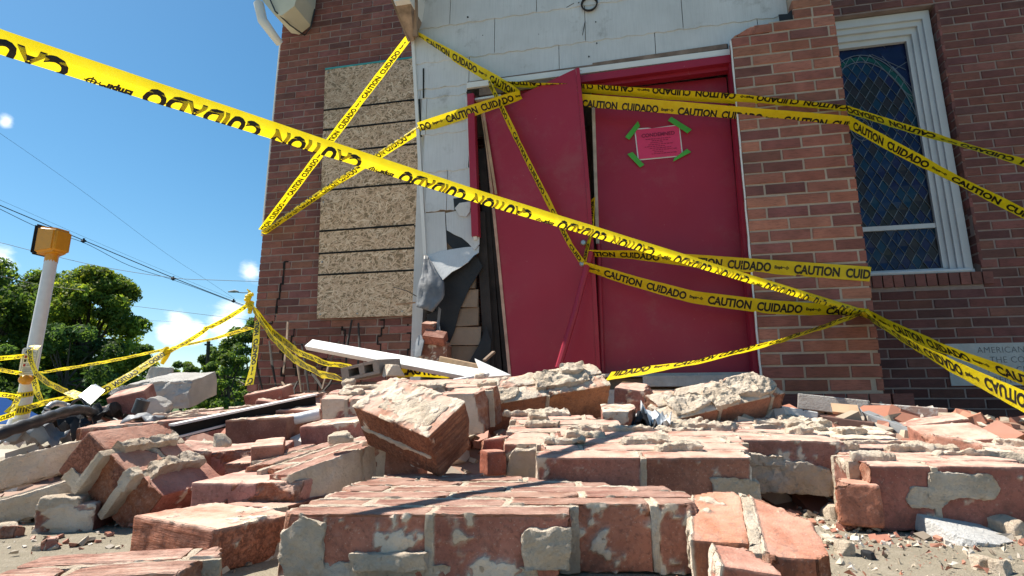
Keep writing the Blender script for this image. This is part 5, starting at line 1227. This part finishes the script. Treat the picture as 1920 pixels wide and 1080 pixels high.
# ------------------------------------------------------------------ small pieces on the concrete
bits = [(1440, 935, .035, 'M', 'cream mortar crumb in the gap right of the two face on bricks'), (1456, 938, .05, 'M', 'flat tan mortar chip behind the cream jointed pair'), (1490, 932, .03, 'M', 'small tan chip beside the flat mortar chip'), (1510, 922, .035, 'C', 'white chip at the foot of the frilly tan block'),
        (1508, 938, .03, 'B', 'orange brick chip right of the flat mortar chip'), (1562, 965, .07, 'M', 'flat whitish mortar plate in front of the snapped brick corner'), (1548, 945, .07, 'M', 'lumpy mortar piece leaning on the snapped brick corner'), (1655, 988, .04, 'M', 'olive tan chip lying alone left of the white concrete piece'), (1682, 986, .025, 'D', 'black chip beside the olive tan one'),
        (1700, 982, .03, 'B', 'small pink brick chip under the white concrete piece'), (1885, 1000, .06, 'M', 'long pale mortar chip right of the white concrete piece'), (1700, 972, .04, 'M', 'pale sliver under the left corner of the white concrete piece'), (1590, 990, .035, 'B', 'cluster chip of red brick on the open concrete at right'), (1585, 1036, .035, 'M', 'pale and red chip on the open concrete near the cream jointed pair'),
        (1628, 1043, .02, 'D', 'tiny dark chip on the open concrete'), (1838, 1062, .03, 'M', 'pale chip near the bottom right corner'), (1880, 1070, .03, 'M', 'second pale chip near the bottom right corner'), (28, 970, .045, 'B', 'orange red brick crumb alone on the concrete at far left'), (92, 1024, .03, 'B', 'red chip below the tan mortar caked brick end'), (75, 1027, .025, 'M', 'tan chip left of the red chip below the brick end'),
        (10, 990, .04, 'M', 'flat tan chip by the left edge'), (18, 1003, .035, 'B', 'brownish splinter by the left edge'), (500, 1040, .055, 'M', 'rough cream mortar lump between the bark scored brick and the front panel'), (508, 1015, .05, 'M', 'pointed cream mortar piece on top of the rough lump beside the front panel'), (360, 1050, .04, 'M', 'pale chip at the corner of the scored panel in the bottom left'), (1270, 1058, .05, 'B', 'brick crumb in the shadow between front panel and cream jointed pair'),
        (1235, 958, .03, 'B', 'small crumb in the shadow behind the front panel'), (1415, 925, .035, 'B', 'orange crumb under the corner of the frilly tan block'), (900, 868, .03, 'M', 'pale crumb before the wedge of red brick'), (870, 872, .03, 'M', 'tiny pale crumb under the big tilted block'), (1640, 958, .02, 'B', 'tiny red crumb at the foot of the right front block'), (1620, 955, .02, 'B', 'another tiny red crumb at the foot of the right front block')]
for i, (u, v, s, k, lab) in enumerate(bits):
    p = G(u, v + 4); hh = s * (.42 if 'flat' in lab or 'plate' in lab or 'sliver' in lab else .7)
    if 'on top' in lab: p.z += .03
    stone('crumb', lab, p - Vector((0, 0, .002)), (s, s * .75, hh), (i * 47) % 180, 100 + i, {'M': M_MORT, 'C': M_CONC, 'D': M_TAR, 'B': None}[k], None, max(.0022, s / 12), 'crumb', 'crumbs on the concrete', n=8)
# grit too fine to count
m = MB(); r_ = random.Random(5)
GC = ((.42, .19, .13), (.50, .43, .34), (.34, .15, .10), (.58, .52, .45), (.22, .18, .14), (.45, .38, .29))
for k in range(11000):
    if k % 3: x, y = r_.uniform(.25, 1.5), r_.uniform(.75, 1.75)
    else: x, y = r_.uniform(-1.6, 1.3), r_.uniform(.75, 2.4)
    s = .0009 + .0065 * r_.random() ** 6; c = Vector((x, y, s * .4)); col = r_.choice(GC); q = [Vector((r_.uniform(-1, 1), r_.uniform(-1, 1), r_.uniform(-.5, 1))).normalized() * s * r_.uniform(.6, 1.4) for _ in range(4)]
    m.add([c + p for p in q] + [c + Vector((0, 0, s))], [(0, 1, 4), (1, 2, 4), (2, 3, 4), (3, 0, 4), (0, 2, 1), (0, 3, 2)], col)
for k in range(900):
    zx = r_.choice(((-1.05, -.55, 1.0, 1.35), (-.62, -.38, .85, 1.1), (.32, .62, 1.1, 1.5), (.55, 1.25, 1.02, 1.22), (.45, .75, 1.0, 1.35)))
    x, y = r_.uniform(*zx[:2]), r_.uniform(*zx[2:]); s = .003 + .010 * r_.random() ** 3; c = Vector((x, y, s * .35)); col = r_.choice(GC)
    Q = rot(r_.uniform(0, 180), r_.uniform(-30, 30), r_.uniform(-30, 30)); a, b, c2 = Q @ Vector((s, 0, 0)), Q @ Vector((0, s * r_.uniform(.5, .9), 0)), Q @ Vector((0, 0, s * r_.uniform(.3, .6)))
    q = [c + a * (sx * r_.uniform(.6, 1.1)) + b * (sy * r_.uniform(.6, 1.1)) + c2 * (sz * r_.uniform(.6, 1.1)) for sz in (-1, 1) for sy in (-1, 1) for sx in (-1, 1)]
    m.add(q, [(0, 2, 3, 1), (4, 5, 7, 6), (0, 1, 5, 4), (1, 3, 7, 5), (3, 2, 6, 7), (2, 0, 4, 6)], col)
tag(m.build('grit', M_TINT), 'fine brick grit scattered over the concrete', 'grit', kind='stuff')
# the packed bed of rubble under the visible pieces
m = MB(); r_ = random.Random(15); nx, ny = 90, 40; V = []
def bed(x, y):
    k = max(0, min(1, (y - 1.25) / .9)); e = max(0, 1 - max(0, abs(x - .1) - 1.7) / .5) * max(.42, min(1, (x + 1.7) / .9)); f = max(0, min(1, (3.3 - y) / .5))
    return -.03 + (.19 * k * k * (3 - 2 * k) * f + .02) * e + .03 * k * e * noise.noise(Vector((x * 5, y * 5, 1))) 
def bedclip(x, y): return bed(x, y)
for j in range(ny + 1):
    for i in range(nx + 1):
        x, y = -2.4 + 5.2 * i / nx, 1.15 + 2.3 * j / ny; V.append((x, y, bed(x, y)))
m.add(V, [(j * (nx + 1) + i, j * (nx + 1) + i + 1, (j + 1) * (nx + 1) + i + 1, (j + 1) * (nx + 1) + i) for j in range(ny) for i in range(nx)], (.30, .19, .14))
for k in range(2600):
    x, y = r_.uniform(-2.3, 2.6), r_.uniform(1.3, 3.2); z = bed(x, y)
    if z < .0: continue
    s = r_.choice((.01, .016, .024, .036, .05)) * r_.uniform(.7, 1.2); c = Vector((x, y, z + s * .1)); col = r_.choice(GC); kk = r_.uniform(.7, 1.15); col = tuple(v * kk for v in col)
    Q = rot(r_.uniform(0, 180), r_.uniform(-35, 35), r_.uniform(-35, 35)); a, b, c2 = Q @ Vector((s, 0, 0)), Q @ Vector((0, s * r_.uniform(.5, .9), 0)), Q @ Vector((0, 0, s * r_.uniform(.3, .7)))
    q = [c + a * (sx * r_.uniform(.75, 1.1)) + b * (sy * r_.uniform(.75, 1.1)) + c2 * (sz * r_.uniform(.75, 1.1)) for sz in (-1, 1) for sy in (-1, 1) for sx in (-1, 1)]
    m.add(q, [(0, 2, 3, 1), (4, 5, 7, 6), (0, 1, 5, 4), (1, 3, 7, 5), (3, 2, 6, 7), (2, 0, 4, 6)], col)
tag(m.build('brick_rubble', M_TINT), 'packed bed of brick and mortar rubble under the fallen masonry', 'rubble', kind='stuff')

# ------------------------------------------------------------------ caution tape
TW = .076; PER = .585
def build_glyphs():
    out = []
    V, Fc = text_polys('CAUTION', .064, 1, .0027); x1 = max(v[0] for v in V); k = .222 / x1; out.append(([(v[0] * k + .012, v[1] - .024) for v in V], Fc))
    V, Fc = text_polys('CUIDADO', .064, 1, .0027); x1 = max(v[0] for v in V); k = .222 / x1; out.append(([(v[0] * k + .262, v[1] - .024) for v in V], Fc))
    V, Fc = text_polys('Empire', .022, 1, .0012); x1 = max(v[0] for v in V); k = .052 / x1; out.append(([(v[0] * k + .500, v[1] - .006) for v in V], Fc))
    n = 16; V = []; F = []
    for i in range(n):
        t = 2 * math.pi * i / n; V += [(.563 + .008 * math.cos(t), .0 + .008 * math.sin(t)), (.563 + .0055 * math.cos(t), .0055 * math.sin(t))]
    for i in range(n): a, b = 2 * i, 2 * ((i + 1) % n); F.append((a, b, b + 1, a + 1))
    V += [(.562, -.011), (.564, -.011), (.564, .011), (.562, .011), (.552, -.001), (.574, -.001), (.574, .001), (.552, .001)]; F += [(2 * n, 2 * n + 1, 2 * n + 2, 2 * n + 3), (2 * n + 4, 2 * n + 5, 2 * n + 6, 2 * n + 7)]
    out.append((V, F)); return out
GLY = build_glyphs()
FLAT = [(-.5, 0.0), (-.25, .012), (0, .02), (.25, .012), (.5, 0)]
FOLD = [(-.25, 0.0), (-.11, .018), (.015, .025), (.05, .016), (.10, -.035), (.165, -.13), (.225, -.25)]
BUNCH = [(-.22, 0), (-.14, .05), (-.05, .0), (.06, .06), (.15, .01), (.24, .04)]
def tape(label, pts, text=True, flip=False, mirror=False, phase=0.0, cs=FLAT, sag=0.0, group='runs of caution tape', step=.018, width=TW, wob=9.0, yo=.0):
    """pts: (u, v, depth, roll) or (Vector, roll); the band is swept along a smooth line with the given twist"""
    K = []; RL = []
    for q in pts:
        if isinstance(q[0], Vector): K.append(q[0]); RL.append(q[1])
        else: K.append(P(q[0], q[1], q[2])); RL.append(q[3] if len(q) > 3 else 0)
    C_ = []; Rr = []; n = len(K)
    for i in range(n - 1):
        p0, p1, p2, p3 = K[max(0, i - 1)], K[i], K[i + 1], K[min(n - 1, i + 2)]
        # straight-ish runs: tension close to linear
        t1, t2 = (p2 - p0) * .5, (p3 - p1) * .5; L_ = (p2 - p1).length
        t1 = t1.normalized() * L_; t2 = t2.normalized() * L_
        m_ = max(2, int(L_ / step))
        for k in range(m_):
            f = k / m_; h00, h10, h01, h11 = 2 * f ** 3 - 3 * f * f + 1, f ** 3 - 2 * f * f + f, -2 * f ** 3 + 3 * f * f, f ** 3 - f * f
            tn = .35
            C_.append((p1 * h00 + t1 * h10 * tn + p2 * h01 + t2 * h11 * tn) + Vector((0, 0, -sag * 4 * f * (1 - f)))); Rr.append(RL[i] + (RL[i + 1] - RL[i]) * f)
    C_.append(K[-1]); Rr.append(RL[-1]); S_ = [0.0]; FR = []
    for i in range(1, len(C_)): S_.append(S_[-1] + (C_[i] - C_[i - 1]).length)
    for i, p in enumerate(C_):
        t = (C_[min(i + 1, len(C_) - 1)] - C_[max(i - 1, 0)]).normalized(); view = (p - CAMP).normalized()
        w0 = view.cross(t).normalized()
        if w0.z < 0: w0 = -w0
        w_ = Matrix.Rotation(R(Rr[i] + wob * (noise.noise(Vector((S_[i] * 4, len(label), 0))) + .4 * noise.noise(Vector((S_[i] * 14, len(label), 3))))), 3, t) @ w0; nn = t.cross(w_).normalized()
        if nn.dot(view) > 0: nn = -nn
        FR.append((p, w_, nn))
    def at(s, y, off=0.0):
        s = max(0, min(S_[-1] - 1e-6, s)); lo = int(np.searchsorted(S_, s, 'right') - 1); lo = min(lo, len(S_) - 2); f = (s - S_[lo]) / max(1e-9, S_[lo + 1] - S_[lo])
        p, w_, nn = FR[lo][0].lerp(FR[lo + 1][0], f), FR[lo][1].lerp(FR[lo + 1][1], f), FR[lo][2].lerp(FR[lo + 1][2], f)
        # y runs 0..1 over the developed cross-section
        d = y * CSL[-1]; j = min(len(cs) - 2, max(0, int(np.searchsorted(CSL, d, 'right') - 1))); g = (d - CSL[j]) / (CSL[j + 1] - CSL[j])
        a = cs[j][0] + (cs[j + 1][0] - cs[j][0]) * g; b = cs[j][1] + (cs[j + 1][1] - cs[j][1]) * g
        ta, tb = cs[j + 1][0] - cs[j][0], cs[j + 1][1] - cs[j][1]; l_ = math.hypot(ta, tb)
        q = p + w_ * (a * width) + nn * (b * width); no = (nn * ta - w_ * tb) / l_
        return q + no * off
    CSL = [0.0]
    for j in range(1, len(cs)): CSL.append(CSL[-1] + math.hypot(cs[j][0] - cs[j - 1][0], cs[j][1] - cs[j - 1][1]))
    m = MB(); V = []
    for (p, w_, nn) in FR:
        for (a, b) in cs: V.append(p + w_ * (a * width) + nn * (b * width))
    nc = len(cs); m.add(V, [(i * nc + j, i * nc + j + 1, (i + 1) * nc + j + 1, (i + 1) * nc + j) for i in range(len(FR) - 1) for j in range(nc - 1)])
    o = m.build('caution_tape', M_TAPE, None, 50, None, C_[0]); tag(o, label, 'caution tape', group)
    if text:
        m = MB(); tot = CSL[-1]; x0 = -phase
        while x0 < S_[-1]:
            for GV, GF in GLY:
                used = {}; VV = []; FF = []
                for f in GF:
                    ok = True; ss = []
                    for i in f:
                        gx, gy = GV[i]
                        if mirror: gx = PER - gx
                        if flip: gx, gy = PER - gx, -gy
                        s = x0 + gx; y = gy / TW + .5 + yo
                        yy = y / tot
                        if not (0 <= s <= S_[-1]): ok = False; break
                        yy = max(0.0, min(1.0, yy))
                        ss.append((i, s, yy))
                    if not ok: continue
                    ff = []
                    for (i, s, yy) in ss:
                        if i not in used: used[i] = len(VV); VV.append((s, yy))
                        ff.append(used[i])
                    FF.append(tuple(ff))
                if FF:
                    m.add([at(s, yy, .0009) for s, yy in VV], FF); m.add([at(s, yy, -.0009) for s, yy in VV], FF)
            x0 += PER
        if m.f: m.build('lettering', M_INK, o)
    return o
FR1 = [(-260, -5, .60, 38), (0, 84, .76, 36), (300, 180, .95, 34), (600, 277, 1.21, 32), (900, 372, 1.56, 30), (1200, 462, 1.98, 24), (1420, 528, 2.38, 16), (1622, 588, 2.83, 8)]
tape('widest caution tape, crossing the whole view from the top left to the brick pier', FR1, flip=True, phase=.315, cs=FOLD, yo=-.44, wob=5, width=.070)
A_ = WP(492, 431, .03); B_ = WP(774, 60, PO + .012)
tape('caution tape slanting steeply across the boarded window up to the porch eave', [(A_, 40), (A_.lerp(B_, .5), 38), (B_, 58)], phase=.1)
C2_ = WP(786, 240, PO + .02); D2_ = WP(976, 178, PO + .09)
tape('caution tape from the church corner across the boarded window to the porch corner', [(A_ + Vector((0, 0, -.03)), 40), (A_.lerp(C2_, .5), 38), (C2_, 22)], phase=.21, cs=[(-.5, 0), (-.2, .02), (.05, .0), (.1, -.02), (.12, -.2)])
tape('caution tape continuing from the porch corner to the top of the torn door', [(C2_, 14), (C2_.lerp(D2_, .5), 8), (D2_, 50)], phase=.40)
tape('caution tape sloping from the porch eave down to the top edge of the torn door', [(B_, 66), (WP(850, 105, PO + .03), 40), (WP(930, 152, PO + .04), 22), (WP(976, 179, PO + .06), 55)], phase=.46)
E1 = [(WP(940, 157, PO + .05), 70), (WP(1085, 165, PO + .05), 52), (WP(1250, 177, PC + .0), 38), (WP(1400, 187, PC + .02), 46), (WP(1588, 205, PC + .015), 60)]
tape('upper of the two caution tapes crossing the top of the red doors', E1, flip=True, phase=.30, yo=.30)
tape('upper caution tape running from the pier across the stained glass window', [(WP(1588, 205, PC + .015), 60), (1700, 240, 2.62, 66), (1800, 270, 2.55, 70), (1990, 325, 2.4, 66)], flip=True, phase=.1)
E2 = [(WP(1072, 186, PO + .03), 10), (WP(1092, 188, PO + .05), 8), (WP(1330, 207, PC + .0), 24), (WP(1592, 229, PC + .015), 34)]
tape('lower of the two caution tapes crossing the top of the red doors', E2, phase=.52, yo=-.22)
tape('lower caution tape running from the pier across the stained glass window', [(WP(1592, 229, PC + .015), 40), (1680, 278, 2.62, 48), (1800, 340, 2.52, 58), (1990, 436, 2.35, 66)], phase=.56)
tape('thin twisted caution tape hanging across the torn door down to its lock', [(WP(916, 152, PO + .03), 60), (WP(940, 200, PO + .06), 58), (WP(985, 293, PO + .08), 60), (WP(1035, 392, PO + .09), 56), (WP(1070, 460, PO + .09), 62), (WP(1092, 492, PO + .08), 55)], phase=.15, width=.06)
tape('short loop of caution tape round the edge of the torn door by the lock', [(WP(1112, 372, PO + .03), 62), (WP(1108, 430, PO + .05), 60), (WP(1100, 470, PO + .07), 64), (WP(1095, 492, PO + .08), 60)], phase=.3, width=.055)
tape('broad legible caution tape from the door lock to the brick pier', [(WP(1104, 475, PO + .06), 60), (WP(1190, 478, PO + .09), 48), (WP(1300, 489, PO + .11), 24), (WP(1400, 497, PC + .012), 6), (WP(1632, 514, PC + .014), 2)], phase=.08)
tape('sagging caution tape from the lower lock to the knot at the pier edge', [(WP(1094, 498, PO + .08), 55), (WP(1180, 525, PO + .09), 34), (WP(1300, 557, PO + .10), 26), (WP(1440, 575, PC + .02), 16), (WP(1560, 582, PC + .02), 40), (WP(1625, 588, PC + .025), 50)], phase=.47)
tape('caution tape rising from the leaning slab to the knot at the pier edge', [(P(1140, 706, 2.22), 66), (P(1300, 680, 2.35), 73), (P(1460, 640, 2.6), 77), (WP(1612, 590, PC + .03), 74)], phase=.30, yo=.3)
tape('upper of the two tapes running out to the lower right from the pier knot', [(WP(1618, 586, PC + .03), 50), (WP(1660, 606, PC + .03), 56), (P(1760, 650, 2.45), 58), (P(1930, 714, 2.1), 56), (P(2060, 765, 1.9), 32)], phase=.42)
tape('lower wider tape running out to the lower right from the pier knot', [(WP(1625, 592, PC + .03), 74), (P(1700, 640, 2.45), 72), (P(1780, 684, 2.2), 56), (P(1930, 758, 1.85), 30), (P(2060, 815, 1.55), 12)], phase=.30, mirror=True, flip=True)
kn = WP(1622, 588, PC + .035)
m = MB()
for i in range(5):
    t = i * 1.3; m.tube([kn + Vector((-.03, -.01, .012)), kn + Vector((.008 * math.sin(t), -.012, .010 * math.cos(t))), kn + Vector((.03, -.01, -.014))], [.006, .013, .006], 8)
o = m.build('tape_knot', M_TAPE, None, 50, None, kn); tag(o, 'twisted knot where the tapes meet at the edge of the brick pier', 'tape knot')
# left side
LK = P(471, 566, 4.6); K2 = P(315, 658, 5.2)
tape('caution tape rising from the hanging knot to the church corner', [(K2, 62), (K2.lerp(LK, .5), 60), (LK, 62)], phase=.1, sag=.02)
tape('broad sagging caution tape from the hanging knot down behind the sheet metal', [(K2, 40), (P(250, 700, 5.0), 40), (P(190, 734, 4.8), 30), (P(150, 742, 4.8), 34), (P(128, 734, 4.9), 40)], phase=.3)
tape('thin pale caution tape from the signal post up past the hanging knot', [(P(75, 699, 6.0), 70), (P(200, 678, 5.7), 68), (P(315, 654, 5.3), 72), (P(405, 634, 5.0), 72), (P(470, 614, 4.7), 62)], text=True, phase=.2)
m = MB()
for i in range(4): m.tube([K2 + Vector((-.04, 0, .02 * math.cos(i))), K2 + Vector((.01 * math.sin(i * 2), -.02, .012 * math.cos(i * 2))), K2 + Vector((.04, 0, .03 * math.sin(i)))], [.012, .03, .012], 8)
m.tube([K2, K2 + Vector((-.01, -.01, -.06)), K2 + Vector((-.035, -.01, -.12))], [.03, .024, .016], 6)
o = m.build('tape_knot', M_TAPE, None, 50, None, K2); tag(o, 'knot of yellow tape hanging in the air before the far trees', 'tape knot')
m = MB()
for i in range(6):
    t = i * 1.1; a = LK + Vector((.016 * math.cos(t), -.03 + .016 * math.sin(t), .035 * (i - 2.5) * .6)); m.tube([a + Vector((-.022, 0, .010 * math.cos(i * 1.7))), a + Vector((0, -.006, 0)), a + Vector((.022, 0, .012 * math.sin(i * 1.3)))], [.014, .020, .013], 7)
m.tube([LK + Vector((0, -.03, .04)), LK + Vector((-.01, -.03, .085)), LK + Vector((-.03, -.03, .10))], [.016, .010, .005], 6); m.tube([LK, LK + Vector((.01, -.03, -.10))], [.024, .016], 6)
o = m.build('tape_knot', M_TAPE, None, 50, None, LK); tag(o, 'bunched knot of yellow tape tied at the church corner', 'tape knot')
tape('upper drooping caution tape from the church corner to the cinder block', [(P(474, 578, 4.5), 60), (P(510, 622, 4.2), 52), (P(560, 660, 3.8), 60), (P(610, 680, 3.5), 66), (P(668, 690, 3.1), 68)], phase=.1)
tape('lower drooping caution tape from the church corner to the cinder block', [(P(476, 582, 4.5), 68), (P(508, 630, 4.1), 66), (P(550, 672, 3.6), 58), (P(600, 700, 3.1), 66), (P(642, 709, 2.7), 68)], phase=.4)
tape('caution tape hanging straight down the church corner', [(P(483, 600, 4.55), 56), (P(479, 650, 4.5), 50), (P(474, 690, 4.45), 54), (P(467, 722, 4.4), 40)], phase=.1)
tape('crumpled caution tape showing behind the long white board', [(P(742, 695, 2.55), 30), (P(780, 693, 2.55), 35), (P(840, 697, 2.5), 40)], phase=.0)
tape('caution tape looped over the push button sign and down to the right', [(P(74, 652, 6.0), 45), (P(57, 652, 5.98), 50), (P(58, 676, 5.95), 55), (P(68, 700, 5.9), 50), (P(90, 718, 5.7), 45), (P(115, 730, 5.5), 48), (P(130, 736, 5.3), 50)], phase=.2)
tape('upper short caution tape from the left edge to the push button sign', [(P(-30, 675, 5.6), 50), (P(42, 668, 6.1), 52)], phase=.2)
tape('lower short caution tape from the left edge to the push button sign', [(P(-30, 688, 5.6), 58), (P(38, 700, 6.1), 55)], phase=.4)
tape('caution tape from the left edge to the signal post below the sign', [(P(-30, 736, 5.8), 48), (P(36, 744, 6.1), 52)], phase=.1)
tape('lowest caution tape from the left edge up to the foot of the signal post', [(P(-30, 795, 5.8), 40), (P(28, 776, 6.1), 40)], phase=.1)
tape('caution tape from the signal post across the scrap to the right', [(P(50, 765, 6.05), 35), (P(80, 756, 5.8), 45), (P(100, 752, 5.6), 40), (P(140, 744, 5.4), 50)], phase=.15)
tape('short tail of caution tape hanging off the post to the right', [(P(64, 712, 6.02), 40), (P(70, 735, 5.95), 45), (P(80, 755, 5.9), 60)], phase=.4)
tape('short tail of caution tape hanging off the post to the left', [(P(34, 744, 6.02), 45), (P(26, 762, 5.95), 40), (P(12, 774, 5.9), 50)], phase=.4)
def wrap(label, v0, v1, ph):
    m = MB(); c = pb_.lerp(pt_, (803 - (v0 + v1) / 2) / (803 - 488)); n = 20; ax = (pt_ - pb_).normalized(); hh = abs(P(40, v0, 6.2).z - P(40, v1, 6.2).z) / 2
    V = []
    for k in range(n):
        t = 2 * math.pi * k / n; d = Vector((math.cos(t), math.sin(t), 0)) * (.0735 + .002 * math.sin(k * 2.3)); sl = .02 * math.sin(t); V += [c + d + ax * (sl - hh), c + d * 1.02 + ax * (sl + hh)]
    m.add(V, [(2 * k, 2 * ((k + 1) % n), 2 * ((k + 1) % n) + 1, 2 * k + 1) for k in range(n)]); o = m.build('tape_wrap', M_TAPE, None, 50, None, c); tag(o, label, 'tape wrap')
    m = MB()
    for k in range(10):
        t = math.pi + math.pi * k / 10 + .1; d = Vector((math.cos(t), math.sin(t), 0)) * .0775; e = Vector((math.cos(t + .13), math.sin(t + .13), 0)) * .0775; s0 = ax * (-hh * .5 + .02 * math.sin(t)); s1 = ax * (hh * .55 + .02 * math.sin(t))
        m.add([c + d + s0, c + e + s0, c + e + s1, c + d + s1], [(0, 1, 2, 3)])
    m.build('lettering', M_INK, o)
wrap('band of caution tape wound round the signal post just below the push button', 703, 722, 0)
wrap('narrow band of caution tape wound round the middle of the signal post foot', 737, 747, 0)
wrap('lowest wide band of caution tape wound round the signal post', 760, 778, 0)
